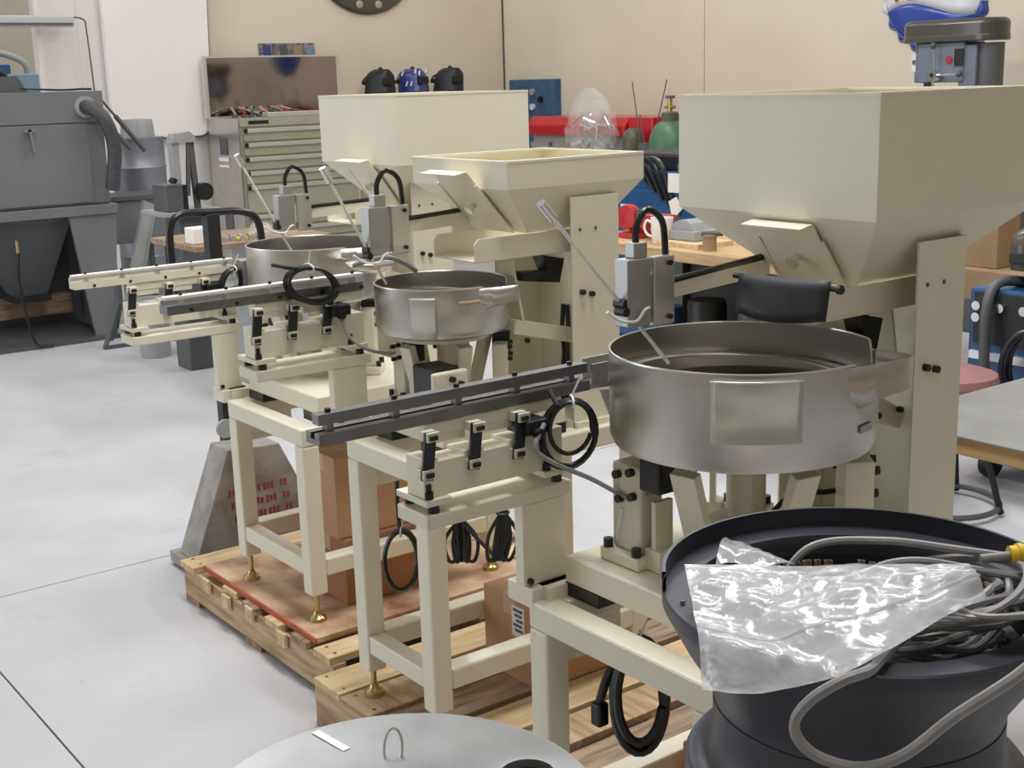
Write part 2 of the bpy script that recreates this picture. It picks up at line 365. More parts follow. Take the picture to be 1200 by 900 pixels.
def bowl_feeder(label, cx, cy, zr, zb, r, zt, px0, px1, py0, py1, small):
    """vibrating bowl: base plate on rubber pads, drive towers, spun bowl"""
    t = thing('bowl_feeder', label, 'bowl feeder', (cx, cy, zt), 'vibrating bowl feeders')
    zp0, zp1 = zt+0.025, zt+0.075
    for x in (px0+0.045, px1-0.045):
        for y in (py0+0.045, py1-0.045):
            MB().box(x-0.045, x+0.045, y-0.045, y+0.045, zt+0.0006, zp0).build('rubber_pad', 'black', t)
    MB().box(px0, px1, py0, py1, zp0, zp1).build('base_plate', 'cream', t, bevel=0.004)
    k = r/0.225
    zs = zb-0.012
    for i, (ang, rad) in enumerate(((150, 0.205*k), (320, 0.195*k), (40, 0.19*k))):
        a = math.radians(ang); c = Vector((cx+rad*math.cos(a), cy+rad*math.sin(a), 0))
        if ang == 150: c.x += 0.03*k
        c.x = min(max(c.x, px0+0.05), px1-0.05); c.y = min(max(c.y, py0+0.04), py1-0.04)
        e = Vector((math.cos(a), math.sin(a), 0)); s_ = Vector((-e.y, e.x, 0))
        if ang == 150: e, s_ = Vector((-1, 0, 0)), Vector((0, -1, 0))
        Z = Vector((0, 0, 1))
        tw = MB().obox(c+Z*(zp1+0.012), e, s_, Z, 0.045*k, 0.05*k, 0.0119)
        tw.obox(c+Z*((zp1+0.024+zs-0.02)/2), e, s_, Z, 0.026*k, 0.036*k, (zs-0.02-zp1-0.024)/2)
        o = tw.build('drive_tower', 'cream', t, bevel=0.004)
        for q, (du, dv) in enumerate(((-0.018, 0.02), (0.016, 0.03), (-0.012, -0.022), (0.02, -0.012))):
            p = c+e*0.026*k+s_*du*k+Z*(zs-0.06*k+dv*k)
            MB().cyl(p, p+e*0.011, 0.0075*k, 10).build('cap_screw', 'black', o, smooth=True)
        for sg in (-1, 1):
            p = c+e*0.036*k+s_*0.036*k*sg+Z*(zp1+0.024)
            MB().cyl(p, p+Z*0.015, 0.009*k, 10).build('cap_screw', 'black', o, smooth=True)
        # leaf spring pack and clamp, tangential beside the tower
        q = c+s_*0.062*k
        MB().obox(q+Z*(zs-0.028), e, s_, Z, 0.03*k, 0.024*k, 0.027).build('spring_clamp', 'black', t, bevel=0.002)
        MB().obox(q+Z*(zp1+0.055), e, s_, Z, 0.02*k, 0.005, (zs-zp1)/2-0.03).build('leaf_spring', 'cream', t)
        MB().obox(q+Z*(zp1+0.02), e, s_, Z, 0.024*k, 0.02*k, 0.0195).build('spring_foot', 'cream', t, bevel=0.002)
    if not small:
        pos = (-1, 0)
    # slanted bowl arms below the bowl
    for ang in (190, 262, 352, 90):
        a = math.radians(ang); e = Vector((math.cos(a), math.sin(a), 0))
        MB().bar(Vector((cx, cy, zp1+0.03))+e*0.11*k, Vector((cx, cy, zs-0.008))+e*0.165*k, 0.05*k, 0.02, up=e).build('bowl_arm', 'cream', t, bevel=0.002)
    MB().cyl((cx, cy, zp1), (cx, cy, zp1+0.07), 0.055*k, 28).cyl((cx, cy, zp1+0.07), (cx, cy, zs), 0.022*k, 20).build('magnet_core', 'cream', t, smooth=True)
    MB().lathe([(0.0001, 0), (r*0.72, 0), (r*0.72, 0.012), (0.0001, 0.012)], (cx, cy, zs-0.0005), 40).build('bowl_cross_disc', 'cream', t, smooth=True)
    # bowl shell: wall, rolled bottom edge, floor cone, spiral ledge
    hh = zr-zb
    n = 180; mb = MB(); prof_n = 6
    def top(a):
        d = abs((a-math.radians(-58)+PI) % (2*PI)-PI)
        u = min(1, max(0, (0.50-d)/0.12)); return zr-0.055*k*u*u*(3-2*u)
    vs = []; fs = []
    for i in range(n):
        a = 2*PI*i/n; ca, sa = math.cos(a), math.sin(a); zt_ = top(a)
        ring_ = [(r-0.03*k, zb), (r-0.006, zb+0.006), (r, zb+0.02), (r, zt_), (r-0.003, zt_+0.0008), (r-0.003, zb+0.5*hh), (r-0.05*k, zb+0.44*hh), (r-0.052*k, zb+0.2*hh), (0.004, zb+0.30*hh)]
        vs += [(cx+q*ca, cy+q*sa, z) for q, z in ring_]; m = len(ring_)
    for i in range(n):
        j = (i+1) % n
        for q in range(m-1): fs.append((i*m+q, j*m+q, j*m+q+1, i*m+q+1))
    mb.add(vs, fs); bw = mb.build('bowl', 'stain', t, smooth=True)
    # rim bead
    MB().tube([(cx+(r-0.001)*math.cos(2*PI*i/n), cy+(r-0.001)*math.sin(2*PI*i/n), top(2*PI*i/n)+0.001) for i in range(n)], 0.0022, 6, True).build('rim_bead', 'bright', bw, smooth=True)
    # spiral track ledge on the inside
    vs = []; fs = []; m = 80
    for i in range(m+1):
        a = math.radians(200)+i/m*2*PI*1.15; z = zb+hh*(0.50+0.34*i/m)
        for q in (r-0.004, r-0.040*k): vs.append((cx+q*math.cos(a), cy+q*math.sin(a), z))
    for i in range(m): fs.append((2*i, 2*i+1, 2*i+3, 2*i+2))
    MB().add(vs, fs).build('spiral_ledge', 'stain_in', bw, solid=0.002, smooth=True)
    # tangential return pocket running off the front right of the rim
    q0, q1 = math.radians(-94), math.radians(-34); zf, zw = zr-0.056*k, zr-0.014*k
    pts = [Vector((cx+(r-0.003)*math.cos(q0-0.22), cy+(r-0.003)*math.sin(q0-0.22), 0)), Vector((cx+0.03*k, cy-0.2285*k, 0)), Vector((cx+0.09*k, cy-0.2285*k, 0)), Vector((cx+0.15*k, cy-0.224*k, 0)), Vector((cx+0.178*k, cy-0.21*k, 0)), Vector((cx+0.192*k, cy-0.17*k, 0)), Vector((cx+(r-0.001)*math.cos(q1), cy+(r-0.001)*math.sin(q1), 0))]
    pts = spline(pts, 5); vs = []; fs = []; m = len(pts)
    for i, p in enumerate(pts):
        u = i/(m-1); a = q0+(q1-q0)*u; dr = 0.022*k*(1-u)
        hs = min(1, u/0.22); hs = hs*hs*(3-2*hs); zt2 = zw+0.0135*k*(1-u); vs += [(p.x, p.y, zt2), (p.x, p.y, zt2+(zf-dr*0.3-zt2)*(0.06+0.94*hs)), (cx+(r-0.002)*math.cos(a), cy+(r-0.002)*math.sin(a), zf-dr)]
    for i in range(m-1):
        for q in range(2): fs.append((3*i+q, 3*i+3+q, 3*i+4+q, 3*i+1+q))
    MB().add(vs, fs).build('return_pocket', 'stain', bw, solid=0.002, smooth=True)
    return t, bw
def curved_plate(bw, cx, cy, r, a0, a1, z0, z1, name, m):
    vs = []; fs = []; n = 14
    for i in range(n+1):
        a = math.radians(a0+(a1-a0)*i/n)
        for q, z in ((r+0.0025, z0), (r+0.0025, z1), (r+0.0025+(0.0055 if 'name' in name else 0.0), z1+0.004)): vs.append((cx+q*math.cos(a), cy+q*math.sin(a), z))
    for i in range(n):
        for q in range(2): fs.append((3*i+q, 3*i+3+q, 3*i+4+q, 3*i+1+q))
    return MB().add(vs, fs).build(name, m, bw, solid=0.002, smooth=True)
B1 = (1.602, 1.50); B2 = (1.628, 2.45); B3 = (1.765, 3.32)
t1, bw1 = bowl_feeder('largest stainless bowl feeder, in front, with square plate on its side', B1[0], B1[1], 1.148, 0.985, 0.225, 0.70, 1.372, 1.84, 1.285, 1.704, False)
curved_plate(bw1, B1[0], B1[1], 0.225, -149, -113, 1.040, 1.136, 'name_plate', 'handle')
t2, bw2 = bowl_feeder('small stainless bowl feeder between the two others', B2[0], B2[1], 1.158, 1.045, 0.151, 0.79, 1.515, 1.86, 2.295, 2.600, True)
curved_plate(bw2, B2[0], B2[1], 0.151, -150, -128, 1.052, 1.138, 'name_plate', 'handle')
t3, bw3 = bowl_feeder('farthest stainless bowl feeder beside the tool chest', B3[0], B3[1], 1.160, 1.000, 0.180, 0.705, 1.617, 2.04, 3.05, 3.475, True)
# small maker's stickers
curved_plate(bw1, B1[0], B1[1], 0.225, -82, -72, 1.035, 1.043, 'sticker', 'greyl')
curved_plate(bw2, B2[0], B2[1], 0.151, -110, -90, 1.125, 1.129, 'sticker', 'tape')
# slanted scale strip on the near tower, junction screws etc
MB().bar((1.4275, 1.628, 0.81), (1.4275, 1.612, 0.872), 0.002, 0.008, up=(0, 1, 0)).build('scale_strip', 'paper', t1)
# facing plate with four screws under the middle bowl
o = MB().box(1.50, 1.59, 2.298, 2.314, 0.866, 0.985).build('front_tower_plate', 'cream', t2, bevel=0.005)
for q in ((1.522, 0.948), (1.545, 0.968), (1.548, 0.935), (1.568, 0.955)):
    MB().cyl((q[0], 2.298, q[1]), (q[0], 2.288, q[1]), 0.0065, 12).build('cap_screw', 'black', o, smooth=True)
MB().box(1.51, 1.58, 2.316, 2.40, 0.905, 0.99).build('magnet_coil', 'black', t2, bevel=0.004)

def linear_feeder(label, x0, y0, zbar, col_x0, col_x1, zt, trx0, trx1, style, blk_y0, fx0):
    """bottom bar on a post, isolators, counterweight, leaf springs, top rail and track.  x0 = front end of bar, y0 = near side"""
    t = thing('linear_feeder', label, 'linear feeder', (col_x0, y0, zt), 'linear vibrating tracks')
    x1 = col_x1+0.015; y1 = y0+0.095
    MB().box(fx0-0.001, fx0+0.10, blk_y0, blk_y0+0.075, zt-0.014, zt+0.024).build('post_block', 'cream', t, bevel=0.003)
    post = MB().box(col_x0, col_x1, y0+0.002, y0+0.027, zt+0.024, zbar-0.026).build('post', 'cream', t, bevel=0.002)
    MB().box(col_x0+0.03, col_x1+0.01, y0-0.03, y0+0.03, zt-0.013, zt+0.024).build('post_foot', 'cream', t)
    MB().cyl((col_x0+0.012, y0-0.004, zt+0.034), (col_x0+0.012, y0+0.003, zt+0.034), 0.006, 10).build('cap_screw', 'black', post)
    MB().box(x0, x1, y0, y1, zbar-0.026, zbar).build('support_bar', 'cream', t, bevel=0.003)
    for x in (x0+0.02, x1-0.025):
        for y in (y0+0.012, y1-0.012):
            MB().cyl((x, y, zbar), (x, y, zbar+0.014), 0.010, 12).build('isolator', 'black', t, smooth=True)
    for xa, xb in ((x0, x0+0.05), (x1-0.06, x1-0.008)):
        o = MB().box(xa, xb, y0, y1, zbar+0.014, zbar+0.025).build('foot_plate', 'cream', t, bevel=0.001)
        MB().cyl((xa+0.012, y0+0.012, zbar+0.025), (xa+0.012, y0+0.012, zbar+0.037), 0.008, 10).cyl((xa+0.012, y0+0.012, zbar+0.037), (xa+0.012, y0+0.012, zbar+0.05), 0.005, 10).build('stud_nut', 'black', o)
    # counterweight with notched top (profile in x-z)
    cx0, cx1 = x0+0.004, x1-0.01; zc0, zc1 = zbar+0.025, zbar+0.094
    sp = [x0+0.005+f*(x1-x0-0.12)/2 for f in (0, 1, 2)]
    pl = [(cx0, zc0), (cx1, zc0), (cx1, zc1+0.004), (sp[2]+0.03, zc1+0.004), (sp[2]+0.03, zc1), (sp[2]-0.012, zc1), (sp[2]-0.012, zc1-0.008),
          (sp[1]+0.028, zc1-0.008), (sp[1]+0.028, zc1), (sp[1]-0.012, zc1), (sp[1]-0.012, zc1-0.008), (sp[0]+0.028, zc1-0.008), (sp[0]+0.028, zc1), (cx0, zc1)]
    MB().prism(pl, 'y', y0+0.012, y1-0.03).build('counterweight', 'cream', t, bevel=0.0015)
    zr = zbar+0.148
    # top mounting rail under the track
    MB().box(x0+0.02, x1, y0+0.026, y0+0.062, zr-0.022, zr).build('mounting_rail', 'cream', t, bevel=0.002)
    for x in (x0+0.04, x0+0.14):
        MB().box(x, x+0.06, y0+0.028, y0+0.06, zr-0.036, zr-0.022).build('mounting_lug', 'cream', t)
    for i, x in enumerate(sp):
        lo = Vector((x, y0+0.004, zc1-0.022)); hi = Vector((x+0.010, y0+0.004, zr-0.014))
        MB().bar(lo-Z_*0.012, hi+Z_*0.006, 0.022, 0.005, up=(0, 1, 0)).build('leaf_spring', 'spring', t)
        for p in (lo, hi):
            o = MB().box(p.x-0.011, p.x+0.013, y0-0.004, y0+0.001, p.z-0.009, p.z+0.007).box(p.x-0.011, p.x+0.013, y0+0.007, y0+0.024, p.z-0.009, p.z+0.007).build('spring_clamp', 'cream', t, bevel=0.001)
            MB().box(p.x-0.008, p.x+0.008, y0-0.009, y0-0.004, p.z-0.006, p.z+0.003).build('cap_screw', 'black', o, bevel=0.002)
    MB().box(x1-0.105, x1-0.055, y0-0.012, y0+0.05, zc1+0.006, zr-0.023).build('magnet_coil', 'black', t, bevel=0.003)
    MB().cyl((x1-0.085, y0-0.012, zr-0.045), (x1-0.085, y0-0.024, zr-0.045), 0.010, 12).build('coil_knob', 'black', t)
    # track: bottom channel with a slot, guard bar above on posts
    ya, yb = y0+0.022, y0+0.066
    if style == 'dark':
        MB().box(trx0, trx1, ya, yb, zr+0.0005, zr+0.010).box(trx0, trx1, ya, ya+0.016, zr+0.010, zr+0.020).box(trx0, trx1, yb-0.016, yb, zr+0.010, zr+0.020).build('track_channel', 'track', t, bevel=0.001)
        MB().box(trx0+0.004, trx1, ya+0.006, ya+0.028, zr+0.032, zr+0.050).build('guard_bar', 'track', t, bevel=0.001)
        for i in range(5):
            x = trx0+0.02+(trx1-trx0-0.06)*i/4
            o = MB().box(x, x+0.012, ya+0.010, ya+0.026, zr+0.020, zr+0.032).build('guard_post', 'track', t)
            MB().cyl((x+0.006, ya+0.016, zr+0.050), (x+0.006, ya+0.016, zr+0.056), 0.005, 10).build('cap_screw', 'black', o)
    else:
        MB().box(trx0, trx1, ya, yb, zr+0.0005, zr+0.020).build('track_channel', 'cream' if style == 'cream' else 'track', t, bevel=0.001)
        MB().box(trx0-0.004, trx1, ya-0.004, ya+0.02, zr+0.034, zr+0.041).build('guard_bar', 'guard', t, bevel=0.001)
        MB().box(trx0, trx1, yb-0.010, yb, zr+0.020, zr+0.030).build('back_fence', 'bright', t)
        for i in range(5):
            x = trx0+0.03+(trx1-trx0-0.06)*i/4
            o = MB().box(x, x+0.010, ya, ya+0.014, zr+0.020, zr+0.034).build('guard_post', 'bright', t)
            MB().cyl((x+0.005, ya+0.006, zr+0.041), (x+0.005, ya+0.006, zr+0.047), 0.004, 10).build('cap_screw', 'black', o)
            MB().cyl((x+0.025, ya, zr+0.008), (x+0.025, ya-0.004, zr+0.008), 0.004, 8).build('cap_screw', 'black', o)
    return t
lf1 = linear_feeder('dark steel linear track running to the large near bowl', 1.103, 1.727, 0.902, 1.300, 1.395, 0.70, 0.925, 1.475, 'dark', 1.712, 1.306)
lf2 = linear_feeder('slim linear track with looped black cable feeding the small bowl', 1.247, 2.632, 0.977, 1.440, 1.530, 0.79, 1.060, 1.545, 'bright', 2.616, 1.453)
lf3 = linear_feeder('cream linear track at far left with guard bar coloured white as if lit', 1.300, 3.525, 0.922, 1.545, 1.620, 0.705, 1.160, 1.63, 'cream', 3.512, 1.551)
# transition chute between near track and bowl
MB().prism([(1.475, 1.749), (1.475, 1.793), (1.60, 1.775), (1.60, 1.733)], 'z', 1.052, 1.060).build('transfer_floor', 'stain', lf1)
MB().box(1.478, 1.515, 1.746, 1.749, 1.058, 1.098).build('transfer_guard', 'alum', lf1)
MB().add([(1.49, 1.742, 1.05), (1.56, 1.728, 1.045), (1.56, 1.728, 0.975), (1.51, 1.738, 1.0)], [(0, 1, 2, 3)]).build('spill_chute', 'stain', lf1, solid=0.003)
MB().box(1.49, 1.60, 1.788, 1.792, 1.052, 1.10).build('transfer_fence', 'alum', lf1)
# silver outlet box at the far bowl
MB().box(1.635, 1.668, 3.498, 3.545, 1.0, 1.108).build('outlet_box', 'alum', t3, bevel=0.004)

# ------------------------------------------------------------------ supply hoppers
def hopper(label, x0, x1, yr, yl, ztop, zbend, zbot, cxa, cxb, cyr, cyl_, zbase, tray, gate, flap=False, vb=0.0):
    t = thing('supply_hopper', label, 'hopper', ((cxa+cxb)/2, (cyr+cyl_)/2, zbase), 'cream supply hoppers')
    dz = zbend-zbot
    bx0, bx1, by0, by1 = x0+0.09, cxb-0.02, tray[0]+0.008, tray[1]-0.008
    top_ = [(x0, yr), (x1, yr), (x1, yl), (x0, yl)]; bot = [(bx0, by0), (bx1, by0), (bx1, by1), (bx0, by1)]
    vs = [(x, y, ztop) for x, y in top_]+[(x, y, zbend) for x, y in top_]+[(x, y, zbot) for x, y in bot]
    fs = [(i, (i+1) % 4, 4+(i+1) % 4, 4+i) for i in range(4)]+[(4+i, 4+(i+1) % 4, 8+(i+1) % 4, 8+i) for i in range(4)]
    MB().add(vs, fs).build('hopper_shell', 'cream', t, solid=0.004)
    # folded rim
    MB().box(x0-0.0025, x1+0.0025, yr-0.0025, yr+0.010, ztop-0.003, ztop+0.0025).box(x0-0.0025, x1+0.0025, yl-0.010, yl+0.0025, ztop-0.003, ztop+0.0025)\
        .box(x0-0.002, x0+0.010, yr+0.0102, yl-0.0102, ztop-0.002, ztop+0.002).box(x1-0.010, x1+0.002, yr+0.0102, yl-0.0102, ztop-0.002, ztop+0.002).build('rim', 'cream', t)
    # U-shaped sheet column open towards the bowl
    zc = zbot+0.075
    path = [(cxa, cyr), (cxb, cyr), (cxb, cyl_), (cxa, cyl_)]
    vs = [(x, y, z) for z in (zbase+0.001, zc) for x, y in path]
    col = MB().add(vs, [(i, i+1, 5+i, 4+i) for i in range(3)]).build('column', 'cream', t, solid=0.004)
    MB().box(cxa, cxb+0.03, cyr-0.012, cyl_+0.012, zbase+0.0005, zbase+0.014).build('column_foot', 'cream', t)
    for dx, z in ((0.028, zbot-0.145), (0.056, zbot-0.152)):
        MB().cyl((cxa+dx, cyr-0.002, z), (cxa+dx, cyr-0.012, z), 0.0065, 12).build('hex_bolt', 'black', col, smooth=True)
    for dx in (0.026, 0.073):
        MB().cyl((cxa+dx, cyr-0.001, zbot), (cxa+dx, cyr-0.0035, zbot), 0.004, 10).build('hole_plug', 'greyd', col)
    # vibrating tray below the outlet
    ty0, ty1, tx0, tx1, tz0, tz1 = tray
    n_ = 0.02
    tr = MB().add([(tx0, ty0, tz0), (tx1, ty0, tz0), (tx1, ty1, tz0), (tx0, ty1, tz0)], [(0, 1, 2, 3)]).build('tray_floor', 'cream', t, solid=0.003)
    for y in (ty0, ty1):
        MB().prism([(tx0, tz0), (tx1, tz0), (tx1, tz1), (tx0+0.012, tz1), (tx0, tz1-0.012)], 'y', y-0.0015, y+0.0015).build('tray_side', 'cream', t)
    # tray vibrator: lower bar, slanted springs, black coil bracket
    MB().bar((cxa+vb, (ty0+ty1)/2-0.03, tz0-0.165), (cxb-0.02, (ty0+ty1)/2-0.03, tz0-0.225), 0.045, 0.035).build('vibrator_base', 'cream', t, bevel=0.002)
    for x in (cxa+vb+0.025, cxb-0.04):
        MB().bar((x, (ty0+ty1)/2-0.03, tz0-0.155), (x-0.03, (ty0+ty1)/2-0.03, tz0-0.004), 0.05, 0.006, up=(1, 0, 0)).build('leaf_spring', 'cream', t)
    MB().prism([(cxa-0.035, tz0-0.005), (cxa+0.03, tz0-0.02), (cxa+0.015, tz0-0.075), (cxa-0.025+vb*0.6, tz0-0.06), (cxa-0.025+vb*0.6, tz0-0.040), (cxa-0.02, tz0-0.045)], 'y', ty0+0.02, ty0+0.06).build('coil_bracket', 'black', t)
    for x in (cxa+vb+0.03, cxb-0.04): MB().cyl((x, (ty0+ty1)/2-0.055, tz0-0.2), (x, (ty0+ty1)/2-0.064, tz0-0.2), 0.006, 10).build('hex_bolt', 'black', t)
    # sliding gate plate with a folded pull lip on the sloped front
    gy0, gy1, ga = gate
    d = Vector((0.09, 0, -dz)).normalized(); nrm = Vector((-dz, 0, -0.09)).normalized()
    P = Vector((x0, 0, zbend))+nrm*0.008
    a = P-d*ga; b = P+d*(math.hypot(0.09, dz)-0.004)
    g = MB().add([(a.x, gy0, a.z), (a.x, gy1, a.z), (b.x, gy1, b.z), (b.x, gy0, b.z)], [(0, 1, 2, 3)]).build('gate_plate', 'cream', t, solid=0.003)
    MB().add([(a.x, gy0, a.z), (a.x, gy1, a.z), (a.x-0.032, gy1, a.z-0.006), (a.x-0.032, gy0, a.z-0.006)], [(0, 1, 2, 3)]).build('pull_lip', 'cream', g, solid=0.003)
    for y in (gy0-0.008, gy1+0.002):
        MB().add([(a.x+0.02, y, a.z-0.03), (a.x+0.02, y+0.006, a.z-0.03), (b.x, y+0.006, b.z), (b.x, y, b.z)], [(0, 1, 2, 3)]).build('gate_guide', 'cream', t, solid=0.004)
    mid = a*0.45+b*0.55
    MB().cyl(mid+Vector((0, (gy0+gy1)/2, 0)), mid+Vector((0, (gy0+gy1)/2, 0))+nrm*0.02, 0.007, 12).cyl(mid+Vector((0, (gy0+gy1)/2, 0))+nrm*0.016, mid+Vector((0, (gy0+gy1)/2, 0))+nrm*0.022, 0.013, 12).build('clamp_knob', 'chrome', g, smooth=True)
    if flap:
        n = 10; vs = []; fs = []
        for i in range(n+1):
            u = i/n; y = ty0-0.04+(ty1-ty0+0.035)*u; bow = 0.018*math.sin(PI*u)
            for k in range(5):
                v = k/4; vs.append((tx0-0.006-bow*v-0.01*v, y, tz1+0.026-0.006*u-(0.066+0.008*math.sin(3*u))*v))
        for i in range(n):
            for k in range(4): fs.append((i*5+k, i*5+k+1, i*5+k+6, i*5+k+5))
        MB().add(vs, fs).build('rubber_flap', 'rubber', t, solid=0.004, smooth=True)
        MB().cyl((tx0-0.004, ty0-0.055, tz1+0.014), (tx0-0.004, ty1+0.01, tz1+0.014), 0.005, 10).cyl((tx0-0.004, ty0-0.062, tz1+0.014), (tx0-0.004, ty0-0.055, tz1+0.014), 0.008, 10).build('flap_rod', 'black', t)
    return t
h1 = hopper('nearest cream hopper towering over the largest bowl', 1.72, 2.19, 1.325, 1.772, 1.560, 1.360, 1.236, 1.868, 2.002, 1.350, 1.650, 0.70,
       (1.42, 1.585, 1.685, 1.97, 1.186, 1.237), (1.455, 1.59, -0.012), True)
h2 = hopper('low cream hopper open on top above the small middle bowl', 1.72, 2.12, 2.309, 2.685, 1.422, 1.363, 1.258, 1.897, 2.040, 2.310, 2.611, 0.79,
       (2.352, 2.512, 1.655, 1.985, 1.205, 1.256), (2.405, 2.545, 0.055), False, -0.115)
h3 = hopper('far cream hopper below the welding helmets', 2.05, 2.53, 3.280, 3.732, 1.562, 1.362, 1.236, 2.12, 2.26, 3.33, 3.63, 0.705,
       (3.39, 3.56, 1.96, 2.22, 1.19, 1.24), (3.42, 3.57, 0.02), False, -0.05)

# ------------------------------------------------------------------ level sensors on arms over each bowl
def level_sensor(label, y, bx, bz0, bz1, ax1, az, rod, hang, arm_end):
    t = thing('level_sensor', label, 'sensor', (bx+0.05, y, bz0), 'bowl level sensors')
    MB().prism([(bx+0.09, az-0.014), (ax1, az-0.014+arm_end), (ax1, az+0.014+arm_end), (bx+0.09, az+0.014)], 'y', y, y+0.008).build('arm', 'cream', t)
    MB().box(bx, bx+0.052, y-0.018, y+0.016, bz0, bz1).build('switch_box', 'alum', t, bevel=0.002)
    o = MB().box(bx+0.058, bx+0.105, y-0.020, y-0.004, bz0-0.004, bz1).build('clamp_plate', 'bright', t, bevel=0.002)
    for z in (bz0+0.010, bz1-0.012):
        MB().cyl((bx+0.092, y-0.020, z), (bx+0.092, y-0.026, z), 0.0045, 10).build('cap_screw', 'black', o)
    MB().box(bx+0.05, bx+0.06, y-0.010, y+0.008, bz0+0.02, bz1-0.03).build('spacer', 'cream', t)
    MB().box(bx+0.02, bx+0.05, y-0.012, y+0.012, bz1, bz1+0.026).build('plug', 'alum', t, bevel=0.002)
    z = bz1+0.026
    MB().tube(spline([(bx+0.035, y, z-0.01), (bx+0.036, y, z+0.025), (bx+0.060, y, z+0.052), (bx+0.092, y-0.003, z+0.03), (bx+0.10, y-0.003, z-0.03), (bx+0.108, y-0.003, az+0.024), (bx+0.15, y+0.003, az+0.020), (ax1-0.01, y+0.003, az+0.020+arm_end)], 8), 0.006, 8).build('sensor_cable', 'cable', t, smooth=True)
    r0, r1, r2 = [Vector(p) for p in rod]
    MB().cyl(r0, r2, 0.0035, 8).build('paddle_rod', 'guard', t, smooth=True)
    d = (r2-r0).normalized()
    MB().cyl(r0-d*0.002, r0+d*0.034, 0.0085, 12).build('rod_weight', 'chrome', t, smooth=True)
    c = MB().cyl(r1+Vector((0, -0.012, 0)), r1+Vector((0, 0.014, 0)), 0.009, 10).cyl(r1+Vector((-0.004, -0.016, -0.012)), r1+Vector((-0.004, 0.008, -0.012)), 0.008, 10)
    c.box(r1.x-0.004, bx+0.012, r1.y-0.004, r1.y+0.006, r1.z-0.008, r1.z+0.006).build('rod_clamp', 'black', t)
    MB().tube(spline([r1+Vector((-0.05, -0.02, -0.005)), r1+Vector((-0.025, -0.022, -0.022)), r1+Vector((0.012, -0.022, -0.028)), r1+Vector((0.028, -0.024, -0.012)), r1+Vector((0.04, -0.024, -0.008))], 6), 0.0028, 6).build('cable_tie', 'tie', t, smooth=True)
    return t
level_sensor('level sensor with long angled rod above the largest near bowl', 1.62, 1.436, 1.188, 1.302, 1.80, 1.236, ((1.272, 1.62, 1.407), (1.436, 1.617, 1.228), (1.545, 1.62, 1.11)), 0, 0.016)
level_sensor('level sensor with steel rod above the small middle bowl', 2.55, 1.498, 1.222, 1.328, 1.80, 1.275, ((1.399, 2.55, 1.42), (1.500, 2.547, 1.232), (1.545, 2.55, 1.15)), 0, 0.008)
level_sensor('level sensor with thin white rod above the far bowl', 3.43, 1.722, 1.19, 1.292, 2.09, 1.232, ((1.612, 3.43, 1.412), (1.722, 3.427, 1.214), (1.771, 3.43, 1.113)), 0, 0.006)

# ================================================================== PALLETS, CARTONS, CABLES
def pallet(label, x0, x1, y0, y1, boards, mats, group='wooden pallets'):
    t = thing('pallet', label, 'pallet', ((x0+x1)/2, (y0+y1)/2, 0), group)
    for x in (x0+0.004, (x0+x1)/2, x1-0.045):
        MB().box(x, x+0.04, y0, y1, 0.018, 0.114).build('stringer', 'woody', t, bevel=0.002)
    for y in (y0, (y0+y1)/2-0.05, y1-0.1):
        MB().box(x0+0.004, x1, y, y+0.1, 0, 0.0178).build('bottom_board', 'woodd', t)
    for i, (a, b) in enumerate(boards):
        dx = random.uniform(-0.006, 0.006)
        o = MB().box(x0+dx, x1+dx, a, b, 0.1142, 0.135).build('deck_board', mats[i % len(mats)], t, bevel=0.002)
        for xn in (x0+0.025, x0+0.03):
            for yn in (a+0.02, b-0.02):
                MB().cyl((xn+random.uniform(-0.006, 0.012), yn, 0.135), (xn, yn, 0.1355), 0.003, 6).build('nail_head', 'greyd', o)
    return t
pallet('pine pallet under the far feeder with plywood sheet on top', 1.492, 2.45, 2.835, 3.80, [(2.84, 2.93), (2.97, 3.06), (3.12, 3.21), (3.27, 3.36), (3.42, 3.51), (3.70, 3.80)], ['wood', 'woodd', 'wood', 'woodd', 'wood', 'wood'])
pallet('pallet with wide worn boards under the middle feeder', 1.405, 2.45, 1.95, 2.775, [(2.645, 2.772), (2.50, 2.632), (2.36, 2.48), (2.22, 2.335), (2.09, 2.20), (1.955, 2.06)], ['wood', 'woody', 'woodd'])
pallet('dirty old pallet beneath the nearest feeder', 1.24, 2.35, 1.10, 1.90, [(1.79, 1.895), (1.65, 1.765), (1.52, 1.625), (1.39, 1.49), (1.25, 1.36), (1.105, 1.22)], ['woodd', 'woodd', 'wood'])
t = thing('plywood_sheet', 'stained plywood sheet with red painted edge under the far stand', 'plywood', (1.88, 3.3, 0.135))
MB().box(1.512, 2.27, 2.945, 3.665, 0.1352, 0.150).build('sheet', 'ply', t)
MB().box(1.506, 1.512, 2.945, 3.665, 0.1352, 0.1495).build('painted_edge', 'plyedge', t)
# frayed rope-like splinters on the pallet front
for (y, dz) in ((3.60, 0), (3.46, -0.01), (3.30, 0.004), (3.10, -0.006)):
    tag(MB().box(1.482, 1.4925, y-0.018, y+0.03, 0.085+dz, 0.128+dz).build('wood_chock', 'wood', None, bevel=0.002), 'short wood offcut nailed to front of the far pallet', 'wood block', 'wood offcuts on the far pallet')

